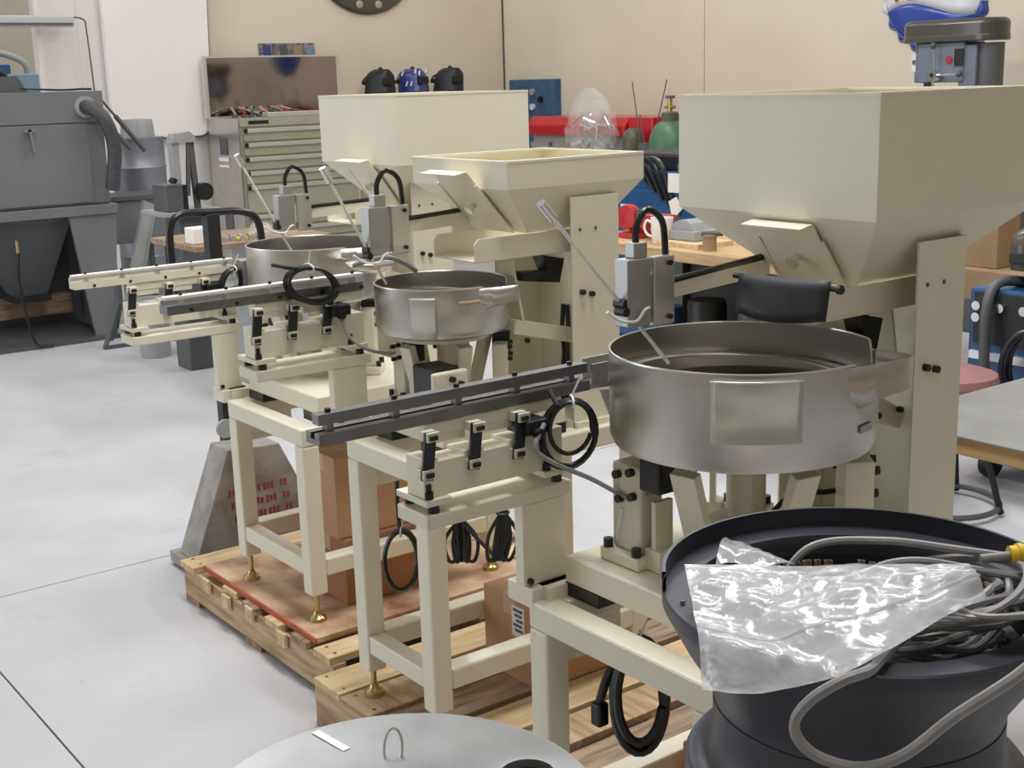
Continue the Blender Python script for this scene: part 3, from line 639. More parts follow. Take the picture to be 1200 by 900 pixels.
def carton(label, x0, x1, y0, y1, z0, z1, m, tape_on='x', lab=False):
    t = thing('carton', label, 'box', ((x0+x1)/2, (y0+y1)/2, z0), 'brown cartons under the feeders')
    MB().box(x0, x1, y0, y1, z0, z1).build('box_body', m, t, bevel=0.003)
    ym = (y0+y1)/2; xm = (x0+x1)/2
    MB().box(x0-0.0008, x1+0.0008, ym-0.025, ym+0.025, z1-0.05, z1+0.0008).build('packing_tape', 'tape', t)
    MB().box(x0+0.004, x1-0.004, ym-0.0012, ym+0.0012, z1, z1+0.0012).build('flap_seam', 'cardd', t)
    if lab:
        o = MB().box(x0-0.0012, x0-0.0002, y0+0.05, y0+0.10, z1-0.10, z1-0.02).build('shipping_label', 'paper', t)
        for k in range(5):
            MB().box(x0-0.0022, x0-0.0012, y0+0.056+0.004*(k % 2), y0+0.094-0.006*(k % 3), z1-0.034-0.013*k, z1-0.027-0.013*k).build('printed_line', 'greyd', o)
    return t
carton('lower brown carton standing inside the far feeder stand', 1.69, 2.02, 3.085, 3.30, 0.150, 0.345, 'cardd')
carton('upper brown carton stacked inside the far feeder stand', 1.68, 1.98, 3.10, 3.27, 0.346, 0.585, 'card')
carton('brown carton with printed white label under the middle feeder', 1.79, 2.03, 2.335, 2.555, 0.135, 0.355, 'card', lab=True)
carton('brown carton on the floor side under the nearest feeder', 1.60, 1.90, 1.40, 1.64, 0.135, 0.36, 'cardd')

def coil(label, c, u, v, ru, rv, r, loops, m='cable', tail=None, tie=True, group='coiled black cables'):
    t = thing('cable_coil', label, 'cable', c, group); c = Vector(c); u = Vector(u).normalized(); v = Vector(v).normalized(); nn = u.cross(v)
    pts = []
    for k in range(loops):
        f = 1-0.07*k*random.random(); off = nn*(r*1.7*(k-loops/2)+random.uniform(-.2, .2)*r)
        pts += ring(c+off+v*rv*(1-f), u, v, ru*f, rv*f, 26)
    MB().tube(pts, r, 7).build('cable', m, t, smooth=True)
    if tail: MB().tube(spline(tail, 8), r, 7).build('cable_tail', m, t, smooth=True)
    if tie:
        p = c+v*rv
        MB().tube(ring(p, v, nn, r*2.2, r*(loops+1.4), 16), 0.0022, 5, True).tube([p+v*r*2.2, p+v*(r*2.2+0.03)+u*0.012], 0.002, 5).build('cable_tie', 'tie', t)
    return t
coil('black cable coil hanging on the near linear track', (1.385, 1.700, 0.992), (0.8, -0.5, 0), (0.1, 0, 1), 0.050, 0.062, 0.0042, 5, tail=[(1.36, 1.70, 1.05), (1.37, 1.735, 1.07)])
coil('black cable loop tied on top of the middle linear track', (1.396, 2.625, 1.155), (1, 0, -0.12), (-0.15, 0, 1), 0.062, 0.042, 0.0045, 4, tail=[(1.40, 2.625, 1.195), (1.35, 2.62, 1.20), (1.30, 2.63, 1.212)])
coil('black cable coil at the bowl end of the far track', (1.60, 3.505, 1.035), (1, 0, 0.1), (0.2, 0, 1), 0.034, 0.05, 0.0045, 4)
coil('black cable ring leaning inside the far stand on plywood', (1.83, 3.37, 0.34), (0.8, -0.6, 0), (0, 0.1, 1), 0.055, 0.075, 0.006, 4)
coil('black cable ring hanging behind leg of the middle stand', (1.578, 2.60, 0.452), (0.8, -0.6, 0), (0.05, 0, 1), 0.042, 0.078, 0.0055, 3, tail=[(1.578, 2.60, 0.53), (1.575, 2.598, 0.62), (1.58, 2.595, 0.74)])
coil('thick black power cable coil with plug under the nearest stand', (1.40, 1.54, 0.55), (0.75, -0.65, 0), (0.02, 0, 1), 0.045, 0.10, 0.0085, 4, tail=[(1.40, 1.55, 0.645), (1.37, 1.58, 0.60), (1.36, 1.60, 0.535)])
o = bpy.data.objects['cable_coil.005']
MB().box(1.348, 1.372, 1.588, 1.612, 0.492, 0.535).build('plug', 'black', o, bevel=0.004)
# two pinched black cable bundles hanging under the near support bar
def bundle(label, p, h, w_, lean):
    t = thing('cable_bundle', label, 'cable', p, 'pinched cable bundles'); P = Vector(p); s = Vector((0.8, -0.6, 0))
    for k in range(5):
        a = (k-2)*w_; q = [P+Z_*0.02, P, P+s*a*1.1-Z_*h*0.5, P+s*(a*0.9+lean)-Z_*h, P+s*(a*0.3+lean)-Z_*h*0.93, P+s*a*0.5-Z_*h*0.4, P+Z_*0.005]
        MB().tube(spline(q, 7), 0.0045, 6).build('cable_strand', 'cable', t, smooth=True)
    MB().tube(ring(P-Z_*0.006, s, s.cross(Z_), 0.013, 0.013, 14), 0.003, 5, True).build('cable_tie', 'black', t)
bundle('black cable bundle under support bar nearest the stand leg', (1.53, 2.262, 0.665), 0.10, 0.016, 0.0)
bundle('black cable bundle under support bar nearest the post', (1.56, 2.145, 0.705), 0.11, 0.014, -0.01)
tag(MB().tube(spline([(1.53, 2.262, 0.66), (1.55, 2.23, 0.62), (1.57, 2.19, 0.585), (1.565, 2.16, 0.60)], 8), 0.0045, 7).build('loose_cable', 'cable', None, smooth=True), 'black cable sagging between the two pinched bundles', 'cable')
# grey lead from the near coil to the bowl base, and the middle one
tag(MB().tube(spline([(1.34, 1.712, 1.02), (1.31, 1.70, 0.985), (1.34, 1.69, 0.955), (1.40, 1.66, 0.92), (1.43, 1.60, 0.895), (1.445, 1.565, 0.905), (1.46, 1.545, 0.925)], 9), 0.0045, 8).build('grey_lead', 'greycable', None, smooth=True), 'brown grey lead drooping from near track coil to bowl base', 'cable')
tag(MB().tube(spline([(1.46, 2.615, 1.07), (1.47, 2.60, 1.03), (1.50, 2.57, 1.0), (1.54, 2.54, 0.99), (1.56, 2.52, 1.0)], 9), 0.004, 8).build('grey_lead', 'greycable', None, smooth=True), 'grey lead from middle track coil to the small bowl base', 'cable')
tag(MB().tube(spline([(2.025, 2.50, 1.05), (2.02, 2.50, 0.98), (2.025, 2.50, 0.93), (2.018, 2.50, 0.87), (2.02, 2.50, 0.806)], 8), 0.006, 8).tube(spline([(2.025, 2.484, 1.05), (2.025, 2.482, 0.98), (2.025, 2.488, 0.93), (2.02, 2.478, 0.87), (2.022, 2.485, 0.806)], 8), 0.006, 8).build('twin_cable', 'cable', None, smooth=True), 'pair of black cables running down inside the middle hopper column', 'cable')
tag(MB().tube(spline([(1.84, 1.40, 0.90), (1.78, 1.44, 0.87), (1.72, 1.49, 0.86), (1.66, 1.52, 0.80), (1.62, 1.56, 0.777)], 8), 0.005, 7).build('loose_cable', 'cable', None, smooth=True), 'black cable lying under the large bowl', 'cable')
# grey hoses beside the middle bowl rim
tag(MB().tube(spline([(1.50, 2.62, 1.19), (1.53, 2.60, 1.20), (1.57, 2.58, 1.205), (1.61, 2.575, 1.19), (1.65, 2.585, 1.165)], 8), 0.006, 8).build('air_hose', 'greycable', None, smooth=True), 'pale air hose curling behind the small bowl rim', 'hose')
# clear offcut tray between far and middle bowls
tag(MB().lathe([(0.0001, 0), (0.04, 0.002), (0.062, 0.016), (0.066, 0.028)], (1.80, 3.05, 1.10), 30).build('steel_dish', 'stain', None, smooth=True, solid=0.002), 'shallow steel dish between the far and middle bowls', 'dish')

# ================================================================== FOREGROUND
# stainless drum with lid, bottom centre
t = thing('steel_drum', 'round drum with flat stainless lid in the bottom foreground', 'drum', (0.759, 1.29, 0))
MB().lathe([(0.0001, 0), (0.25, 0), (0.252, 0.01), (0.252, 0.32), (0.258, 0.335), (0.252, 0.35), (0.252, 0.68)], (0.759, 1.29, 0), 64).build('drum_body', 'disc', t, smooth=True)
lid = MB().lathe([(0.258, -0.03), (0.262, -0.03), (0.262, 0.0), (0.259, 0.003), (0.20, 0.0035), (0.12, 0.006), (0.0001, 0.009)], (0.759, 1.29, 0.70), 72).build('lid', 'disc', t, smooth=True)
MB().tube(ring((0.825, 1.405, 0.718), (0.8, -0.6, 0), (0.15, 0.1, 1), 0.0125, 0.026, 28), 0.0022, 7, True).build('ring_pull', 'chrome', lid, smooth=True)
MB().lathe([(0.036, 0.001), (0.036, 0.016), (0.042, 0.016), (0.043, 0.0)], (0.925, 1.235, 0.702), 36).build('spout_collar', 'alum', lid, smooth=True)
MB().lathe([(0.0001, 0.004), (0.036, 0.004)], (0.925, 1.235, 0.702), 36).build('spout_opening', 'black', lid)
MB().bar((0.777, 1.537, 0.7045), (0.785, 1.462, 0.7052), 0.012, 0.0012).build('tape_strip', 'paper', lid)

# black lined bowl on its base and the white barrel under it
BC = (1.02, 0.79)
t = thing('barrel', 'white plastic barrel under the black bowl at right', 'barrel', (BC[0], BC[1], 0))
MB().lathe([(0.0001, 0), (0.15, 0), (0.158, 0.012), (0.158, 0.25), (0.164, 0.26), (0.164, 0.28), (0.158, 0.29), (0.158, 0.60), (0.164, 0.61), (0.164, 0.63), (0.158, 0.64), (0.158, 0.855), (0.15, 0.865), (0.0001, 0.865)], (BC[0], BC[1], 0), 56).build('barrel_body', 'white', t, smooth=True)
MB().lathe([(0.159, 0), (0.166, 0.004), (0.166, 0.016), (0.159, 0.02)], (BC[0], BC[1], 0.82), 56).build('clamp_ring', 'greyl', t, smooth=True)
t = thing('parts_bowl', 'large black coated feeder bowl full of cables at right foreground', 'bowl', (BC[0], BC[1], 0.865))
MB().lathe([(0.0001, 0), (0.165, 0), (0.174, 0.004), (0.176, 0.012), (0.176, 0.03), (0.172, 0.036), (0.160, 0.038), (0.149, 0.05), (0.147, 0.075), (0.147, 0.10)], (BC[0], BC[1], 0.8655), 72).build('base_flange', 'bowlblk', t, smooth=True)
sh = MB().lathe([(0.146, 0.965-0.8655), (0.150, 0.985-0.8655), (0.178, 1.03-0.8655), (0.196, 1.064-0.8655), (0.2, 1.072-0.8655), (0.2, 1.083-0.8655), (0.198, 1.085-0.8655), (0.168, 1.083-0.8655), (0.1655, 1.078-0.8655), (0.164, 1.06-0.8655)], (BC[0], BC[1], 0.8655), 80).build('bowl_shell', 'bowlblk', t, smooth=True)
MB().lathe([(0.164, 0.196), (0.160, 0.17), (0.150, 0.165), (0.146, 0.14), (0.134, 0.135), (0.130, 0.11), (0.0001, 0.105)], (BC[0], BC[1], 0.8655), 72).build('stepped_lining', 'bowlin', t, smooth=True)
# raised back wall of the rim
MB().lathe([(0.196, 0.218), (0.196, 0.240), (0.2, 0.240), (0.2, 0.218)], (BC[0], BC[1], 0.8655), 60, math.radians(-75), math.radians(140)).build('back_rim', 'bowlblk', t, smooth=True)
# rows of little segments set into the steps of the lining
seg = MB().box(-0.001, 0.003, -0.0045, 0.0045, -0.004, 0.004).box(0.003, 0.005, -0.0045, -0.002, -0.004, 0.004).box(0.003, 0.005, 0.002, 0.0045, -0.004, 0.004)
proto = None
for rr, zz, n, a0, a1 in ((0.1625, 1.052, 26, 20, 130), (0.150, 1.020, 24, 0, 125), (0.138, 0.992, 22, 0, 125)):
    for i in range(n):
        if random.random() < 0.22: continue
        a = math.radians(a0+(a1-a0)*i/(n-1))
        if proto is None:
            me = bpy.data.meshes.new('segment'); bm = bmesh.new(); vv = [bm.verts.new(v) for v in seg.v]
            for f in seg.f: bm.faces.new([vv[q] for q in f])
            bm.to_mesh(me); bm.free(); me.materials.append(K['seg']); proto = me
        o = bpy.data.objects.new('lining_segment', proto); C.objects.link(o); o.parent = t
        o.location = (rr*math.cos(a)-0.0*math.cos(a), rr*math.sin(a), zz-0.8655); o.rotation_euler = (0, 0, a+PI)
        o.scale = (1, random.uniform(0.8, 1.3), random.uniform(0.8, 1.2))
for a in (150, 172, 200):
    a = math.radians(a); MB().cyl((BC[0]+0.184*math.cos(a), BC[1]+0.184*math.sin(a), 1.0855), (BC[0]+0.184*math.cos(a), BC[1]+0.184*math.sin(a), 1.0872), 0.003, 8).build('rivet', 'greyd', t)
MB().box(BC[0]-0.03, BC[0]+0.0, BC[1]-0.172, BC[1]-0.158, 0.9035, 0.914).cyl((BC[0]-0.015, BC[1]-0.165, 0.914), (BC[0]-0.015, BC[1]-0.165, 0.920), 0.005, 10).build('chrome_fitting', 'chrome', t, bevel=0.002)

# heap of grey cables in the bowl: each lead is its own cable
rc = random.Random(3)
def lead(label, pts, r=0.0042, m='greycable'):
    o = MB().tube(spline(pts, 10), r, 8).build('grey_cable', m, None, smooth=True)
    return tag(o, label, 'cable', 'grey cables heaped in the black bowl')
bx, by = BC
lead('grey cable arching highest over the black bowl lining', [(0.98, 0.87, 1.03), (0.975, 0.86, 1.075), (1.01, 0.845, 1.118), (1.07, 0.80, 1.122), (1.13, 0.745, 1.112), (1.19, 0.69, 1.10)])
lead('grey cable arching low behind the plastic bag', [(1.01, 0.80, 1.05), (1.03, 0.79, 1.098), (1.07, 0.765, 1.11), (1.12, 0.72, 1.10), (1.17, 0.66, 1.09)])
lead('thick grey cable drooping in a big loop outside the bowl', [(1.04, 0.72, 1.07), (0.97, 0.695, 1.084), (0.90, 0.668, 1.0915), (0.862, 0.655, 1.0935), (0.836, 0.662, 1.090), (0.815, 0.677, 1.074), (0.805, 0.687, 1.053), (0.807, 0.683, 1.034), (0.819, 0.667, 1.02), (0.839, 0.641, 1.016), (0.86, 0.614, 1.032), (0.884, 0.583, 1.072), (0.915, 0.548, 1.112), (0.96, 0.54, 1.135), (1.03, 0.57, 1.13), (1.10, 0.62, 1.12)], 0.0050)
for k in range(18):
    pts = []; a = rc.uniform(0, 2*PI); rx, ry = rc.uniform(0.05, 0.095), rc.uniform(0.03, 0.06); ox, oy = bx+0.05+rc.uniform(-0.02, 0.025), by-0.07+rc.uniform(-0.015, 0.015)
    for j in range(7):
        u = a+2*PI*j/7; q = rc.uniform(0.8, 1.15)
        pts.append((ox+rx*q*math.cos(u), oy+ry*q*math.sin(u), 1.0+0.006*k+rc.uniform(-0.006, 0.008)))
    o = MB().tube(spline(pts, 6, True), rc.choice((0.0036, 0.0042)), 7, True).build('grey_cable', 'greycable', None, smooth=True)
    tag(o, 'grey cable lying tangled in the heap inside the black bowl', 'cable', 'grey cables heaped in the black bowl')
for k in range(7):
    dz = 0.006*k
    lead('grey cable running straight across the heap beside the bag', [(0.93+0.012*k, 0.685-0.004*k, 1.094+dz*0.4), (1.00, 0.66-0.006*k, 1.096+dz*0.5), (1.08, 0.62-0.009*k, 1.098+dz*0.6), (1.17, 0.575-0.010*k, 1.094+dz*0.8)], 0.0036)
t = thing('cable_connector', 'yellow ribbed cable connector at the right edge', 'connector', (1.16, 0.71, 1.10))
a, b = Vector((1.150, 0.706, 1.112)), Vector((1.215, 0.660, 1.118)); d = (b-a).normalized()
MB().cyl(a, b, 0.0105, 18).build('connector_shell', 'yellow', t, smooth=True)
for k in range(4):
    p = a+(b-a)*(0.1+0.18*k); MB().cyl(p, p+d*0.005, 0.0122, 18).build('grip_ring', 'yellow', t, smooth=True)
MB().cyl(a-d*0.03, a, 0.005, 12).build('strain_relief', 'greycable', t, smooth=True)

# crumpled clear bag draped over the rim
A, B, Cc, D = Vector((0.885, 0.905, 1.112)), Vector((1.045, 0.695, 1.132)), Vector((1.025, 0.650, 1.116)), Vector((0.790, 0.780, 1.100))
nu, nv = 48, 26
EDGE = spline([(0.796, 0.790, 1.046), (0.806, 0.728, 1.062), (0.838, 0.680, 1.084), (0.885, 0.652, 1.108), (0.955, 0.650, 1.116), (1.025, 0.650, 1.118)], 10)
def bagpt(u, v, side):
    f = u*(len(EDGE)-1); i = min(int(f), len(EDGE)-2); bot = EDGE[i].lerp(EDGE[i+1], f-i)
    p = A.lerp(B, u).lerp(bot, v)
    wr = 0.0022*math.sin(11*u+5*v)+0.0016*math.sin(23*u-13*v+1.3)+0.0010*math.sin(9*u+31*v)+0.0007*math.sin(61*u+17*v)
    p.z += 0.012*math.sin(PI*v)+wr*(0.3+math.sin(PI*v)) + side*0.005*max(0.0, math.sin(PI*u)*math.sin(PI*v))**0.5
    rr = math.hypot(p.x-1.02, p.y-0.79)
    if rr < 0.203: p.z = max(p.z, 1.0915+0.5*wr+side*0.0015)
    elif rr < 0.215: p.z = max(p.z, 1.0915-(rr-0.203)*1.6+side*0.001)
    return p
vs = [bagpt(i/nu, j/nv, s) for s in (1, -1) for i in range(nu+1) for j in range(nv+1)]
fs = []
for s in (0, 1):
    o = s*(nu+1)*(nv+1)
    for i in range(nu):
        for j in range(nv): fs.append(tuple(o+q for q in (i*(nv+1)+j, (i+1)*(nv+1)+j, (i+1)*(nv+1)+j+1, i*(nv+1)+j+1)))
t = thing('plastic_bag', 'crumpled clear plastic bag draped over the black bowl rim', 'bag', (0.93, 0.77, 1.05))
MB().add(vs, fs).build('film', 'film', t, smooth=True)
vs = []; fs = []
for i in range(9):
    u = i/8; p = A.lerp(B, 0.12+0.30*u); q = Vector((0.955, 0.915, 1.125)).lerp(Vector((0.975, 0.87, 1.105)), u)
    for j in range(6):
        w_ = j/5; r_ = p.lerp(q, w_); r_.z += 0.006*math.sin(PI*w_)+0.003*math.sin(9*u+4*w_); vs.append(r_)
for i in range(8):
    for j in range(5): fs.append((i*6+j, i*6+6+j, i*6+7+j, i*6+1+j))
MB().add(vs, fs).build('bag_mouth_flap', 'film', t, smooth=True)
MB().tube([bagpt(i/nu, 0.72, 1)+Z_*0.001 for i in range(nu+1)], 0.0016, 6).build('zip_seam', 'film', t, smooth=True)

# steel topped table at right
t = thing('work_table', 'steel topped table with pale wood edge at right edge', 'table', (2.75, 1.1, 0))
MB().box(2.455, 3.06, 0.35, 1.86, 0.757, 0.797).build('wood_core', 'benchwood', t, bevel=0.003)
MB().box(2.45, 3.065, 0.345, 1.865, 0.797, 0.801).build('steel_top', 'tabletop', t)
MB().box(2.50, 3.0, 0.40, 0.44, 0.70, 0.757).box(2.50, 3.0, 1.10, 1.14, 0.70, 0.757).build('cross_rail', 'greyd', t)
for x in (2.52, 2.95):
    for y in (0.40, 1.10): MB().box(x, x+0.04, y, y+0.04, 0, 0.70).build('leg', 'greyd', t, bevel=0.003)

# ================================================================== BACKGROUND, LEFT
# pallet truck: wedge shaped steel body, mast and hoop handle
t = thing('lift_truck', 'worn grey wedge-shaped lift truck with black hoop handle behind far stand', 'lift truck', (1.85, 4.1, 0))
MB().prism([(1.60, 0.05), (2.03, 0.05), (2.03, 0.20), (1.935, 0.405), (1.745, 0.415)], 'y', 3.95, 4.09).build('body_wedge', 'jack', t, bevel=0.004)
MB().box(1.585, 2.3, 3.91, 4.14, 0.012, 0.05).build('base_plate', 'jack', t, bevel=0.004)
for y in (3.92, 4.13): MB().cyl((2.2, y, 0.03), (2.2, y+0.04, 0.03), 0.03, 16).build('wheel', 'black', t, smooth=True)
MB().cyl((1.66, 3.96, 0.0), (1.66, 4.12, 0.0), 0.0119, 12).build('roller', 'greyd', t)
for k in range(3):
    z = 0.265-0.046*k
    for q, wd in enumerate((0.055, 0.06, 0.05, 0.04)):
        x = 1.735+0.064*q+0.008*k
        for e in range(int(wd/0.014)):
            MB().box(x+e*0.0145, x+e*0.0145+0.009, 3.9485, 3.9499, z-0.013+0.003*((e+q) % 2), z+0.013-0.004*((e*k) % 2)).build('stencil_stroke', 'redtext', t)
MB().box(1.925, 1.975, 4.375, 4.425, 0.05, 1.16).build('mast', 'black', t, bevel=0.004)
MB().box(1.93, 2.05, 4.15, 4.375, 0.05, 0.12).build('mast_foot', 'greyd', t)
MB().tube(spline([(1.80, 4.40, 0.90), (1.79, 4.40, 1.0), (1.795, 4.40, 1.12), (1.84, 4.40, 1.165), (1.95, 4.40, 1.165), (2.08, 4.40, 1.155), (2.135, 4.40, 1.11), (2.14, 4.40, 0.99), (2.12, 4.40, 0.90), (1.95, 4.40, 0.87), (1.83, 4.40, 0.865)], 8, True), 0.014, 10, True).build('hoop_handle', 'cable', t, smooth=True)
MB().cyl((1.925, 4.37, 0.376), (1.925, 4.355, 0.376), 0.035, 20).build('guide_roller', 'greyl', t, smooth=True)

# sandblasting cabinet
t = thing('blast_cabinet', 'grey sandblasting cabinet with funnel base at far left', 'cabinet', (2.4, 8.8, 0))
MB().box(1.9, 3.05, 8.42, 9.2, 0.885, 1.60).build('cabinet_body', 'grey', t, bevel=0.01)
MB().box(1.9, 3.055, 8.405, 8.42, 1.405, 1.60).build('upper_door', 'grey', t, bevel=0.003)
MB().box(1.9, 2.94, 8.409, 8.42, 0.90, 1.40).build('lower_door', 'grey', t, bevel=0.003)
MB().box(1.88, 3.08, 8.38, 9.24, 0.82, 0.883).build('shelf_rail', 'grey', t, bevel=0.004)
MB().prism([(2.76, 0.82), (3.07, 0.82), (3.0, 0.03), (2.86, 0.03)], 'y', 8.40, 8.43).build('leg_panel', 'grey', t)
MB().prism([(1.90, 0.82), (2.23, 0.82), (2.12, 0.03), (1.98, 0.03)], 'y', 8.40, 8.43).build('leg_panel', 'grey', t)
MB().prism([(8.40, 0.82), (9.2, 0.82), (9.1, 0.03), (8.5, 0.03)], 'x', 2.98, 3.0).build('leg_panel', 'greyd', t)
MB().box(1.9, 3.02, 9.17, 9.2, 0.03, 0.82).build('back_panel', 'greyd', t)
MB().add([(2.2, 8.47, 0.82), (2.8, 8.47, 0.82), (2.8, 9.1, 0.82), (2.2, 9.1, 0.82), (2.46, 8.70, 0.30), (2.66, 8.70, 0.30), (2.66, 8.9, 0.30), (2.46, 8.9, 0.30)], [(0, 1, 5, 4), (1, 2, 6, 5), (2, 3, 7, 6), (3, 0, 4, 7), (4, 5, 6, 7)]).build('funnel', 'greyd', t, solid=0.004)
MB().box(2.44, 2.68, 8.68, 8.92, 0.26, 0.30).build('funnel_gate', 'black', t)
MB().box(1.9, 3.02, 8.38, 9.2, 0.0, 0.03).build('base_tray', 'greyd', t)
MB().box(2.3, 2.9, 8.95, 9.0, 0.12, 0.26).build('shovel_board', 'woodd', t)
MB().prism([(2.12, 1.60), (2.62, 1.60), (2.56, 1.70), (2.18, 1.70)], 'y', 8.5, 8.8).build('lamp_hood', 'greyd', t)
o = MB().tube(spline([(2.935, 8.40, 1.50), (2.955, 8.33, 1.49), (3.01, 8.29, 1.42), (3.05, 8.29, 1.31), (3.06, 8.30, 1.20), (3.045, 8.32, 1.06), (3.04, 8.34, 0.98)], 8), 0.045, 14).build('dust_hose', 'hose', t, smooth=True)
MB().lathe([(0.045, 0), (0.068, 0), (0.068, 0.02), (0.045, 0.02)], (2.935, 8.405, 1.50), 24, axis=(0, -1, 0)).build('hose_collar', 'greyl', t, smooth=True)
MB().cyl((2.565, 8.41, 1.365), (2.565, 8.37, 1.365), 0.012, 12).bar((2.565, 8.375, 1.365), (2.575, 8.375, 1.24), 0.022, 0.012).box(2.53, 2.60, 8.37, 8.385, 1.36, 1.376).build('door_lever', 'chrome', t)
for p0, p1 in (((3.06, 8.55, 1.59), (3.36, 8.55, 1.20)), ((3.05, 8.43, 1.42), (3.22, 8.43, 1.22))):
    MB().cyl(p0, Vector(p0).lerp(Vector(p1), 0.6), 0.008, 10).cyl(Vector(p0).lerp(Vector(p1), 0.4), p1, 0.016, 10).build('lid_strut', 'greyd', t, smooth=True)
MB().cyl((2.42, 8.40, 0.62), (2.42, 8.40, 0.70), 0.012, 10).build('air_valve', 'brass', t)
MB().tube(spline([(2.42, 8.39, 0.62), (2.40, 8.38, 0.45), (2.42, 8.37, 0.2), (2.46, 8.36, 0.04), (2.56, 8.35, 0.012)], 8), 0.008, 8).build('air_line', 'cable', t, smooth=True)
# hoses and blue grey unit on top of the cabinet
t = thing('vacuum_unit', 'blue grey dust collector box with hoses above blast cabinet', 'dust collector', (2.72, 9.0, 1.60))
MB().box(2.30, 2.82, 8.88, 9.16, 1.60, 1.72).build('housing', 'bluegrey', t, bevel=0.008)
MB().box(2.58, 2.66, 8.94, 9.02, 1.72, 1.78).build('blue_cap', 'blue', t, bevel=0.004)
MB().tube(spline([(2.0, 8.95, 1.87), (2.4, 8.95, 1.875), (2.62, 8.95, 1.85), (2.75, 8.95, 1.79), (2.78, 8.97, 1.70)], 8), 0.022, 10).build('pale_hose', 'greyl', t, smooth=True)
MB().tube(spline([(2.0, 8.75, 1.77), (2.36, 8.75, 1.79), (2.50, 8.75, 1.75), (2.58, 8.76, 1.66), (2.59, 8.78, 1.605)], 8), 0.028, 10).build('black_hose', 'cable', t, smooth=True)
tag(MB().tube(spline([(2.45, 8.55, 1.64), (2.6, 8.5, 1.625), (2.8, 8.48, 1.61), (2.95, 8.48, 1.612), (3.02, 8.50, 1.61)], 8), 0.007, 6).build('loose_cable', 'cable', None, smooth=True), 'black cable lying along top of the blast cabinet', 'cable')
t = thing('pipe_bracket', 'brown grey pipe elbows on the far room wall at upper left', 'pipe', (3.45, 12.8, 1.7))
for x in (3.36, 3.52): MB().tube(spline([(x, 12.85, 1.55), (x, 12.80, 1.75), (x, 12.78, 1.90), (x+0.08, 12.80, 1.99), (x+0.12, 12.85, 2.0)], 6), 0.05, 12).build('pipe_elbow', 'pvc', t, smooth=True)

t = thing('steel_drum', 'tall galvanised drum with motor cap behind the blast cabinet', 'drum', (3.62, 9.35, 0))
MB().lathe([(0.0001, 0), (0.19, 0), (0.192, 0.4), (0.198, 0.41), (0.192, 0.42), (0.190, 1.04), (0.197, 1.05), (0.190, 1.06), (0.188, 1.24), (0.195, 1.25), (0.195, 1.262), (0.0001, 1.27)], (3.62, 9.35, 0), 40).build('drum_body', 'silverdrum', t, smooth=True)
MB().lathe([(0.12, 0), (0.115, 0.10), (0.105, 0.125), (0.0001, 0.13)], (3.63, 9.35, 1.265), 28).build('motor_cap', 'greyl', t, smooth=True)
for k in range(10):
    a = 2*PI*k/10; MB().cyl((3.63+0.119*math.cos(a), 9.35+0.119*math.sin(a), 1.268), (3.63+0.110*math.cos(a), 9.35+0.110*math.sin(a), 1.375), 0.006, 6).build('cap_rib', 'greyl', t)
t = thing('settling_box', 'grey sheet metal box beside the blast cabinet', 'box', (3.4, 8.9, 0))
MB().box(3.10, 3.56, 8.68, 9.05, 0.58, 0.87).build('box_body', 'grey', t, bevel=0.006)
MB().box(3.08, 3.58, 8.66, 9.07, 0.87, 0.90).build('box_rim', 'greyd', t)
for x in (3.12, 3.51):
    for y in (8.70, 9.0): MB().box(x, x+0.03, y, y+0.03, 0, 0.58).build('leg', 'greyd', t)
t = thing('jack_stand', 'small grey tripod stand on the floor before the blast cabinet', 'stand', (2.9, 8.1, 0))
top_ = Vector((2.93, 8.12, 0.30))
for p in ((2.79, 8.06, 0.012), (3.01, 8.05, 0.012), (2.91, 8.28, 0.012)): MB().bar(top_, p, 0.03, 0.014).build('leg', 'greyd', t)
MB().cyl(top_-Z_*0.03, top_+Z_*0.10, 0.026, 14).build('post', 'greyd', t, smooth=True)
MB().bar((2.78, 8.06, 0.012), (3.02, 8.05, 0.012), 0.03, 0.02).build('foot_bar', 'greyd', t)
for i, (x, y, r, h, m, lb) in enumerate(((2.95, 7.62, 0.10, 0.36, 'greyl', 'pale grey bucket under the far track'), (3.25, 7.62, 0.13, 0.42, 'greyl', 'wider grey bucket beside the lift truck mast'))):
    t = thing('bucket', lb, 'bucket', (x, y, 0), 'grey buckets')
    MB().lathe([(0.0001, 0), (r*0.88, 0), (r, h), (r+0.008, h), (r+0.008, h-0.02), (r+0.002, h-0.022)], (x, y, 0), 32).build('pail', m, t, smooth=True)
    MB().lathe([(0.0001, 0.0), (r-0.004, 0.0), (r-0.004, 0.006), (0.0001, 0.01)], (x, y, h-0.03), 32).build('lid', 'white' if i == 0 else 'greyd', t, smooth=True)
    MB().tube(spline([(x-r-0.004, y, h-0.04), (x-r*0.7, y-r*0.75, h-0.09), (x, y-r-0.02, h-0.12), (x+r*0.7, y-r*0.75, h-0.09), (x+r+0.004, y, h-0.04)], 6), 0.004, 6).build('bail_handle', 'greyd', t, smooth=True)
t = thing('steel_channel', 'grey steel channel leaning up beside the jack stand', 'channel', (2.95, 8.3, 0))
a, b = Vector((3.03, 8.36, 0.02)), Vector((3.34, 8.52, 0.86)); d = (b-a).normalized(); s_ = Vector((0.9, 0.3, -0.4)); s_ = (s_-d*s_.dot(d)).normalized(); n_ = d.cross(s_)
MB().obox((a+b)/2, d, s_, n_, (b-a).length/2, 0.05, 0.003).build('web', 'greyl', t)
for q in (-1, 1): MB().obox((a+b)/2+s_*0.05*q+n_*0.012*(-1), d, s_, n_, (b-a).length/2, 0.003, 0.015).build('flange', 'greyl', t)
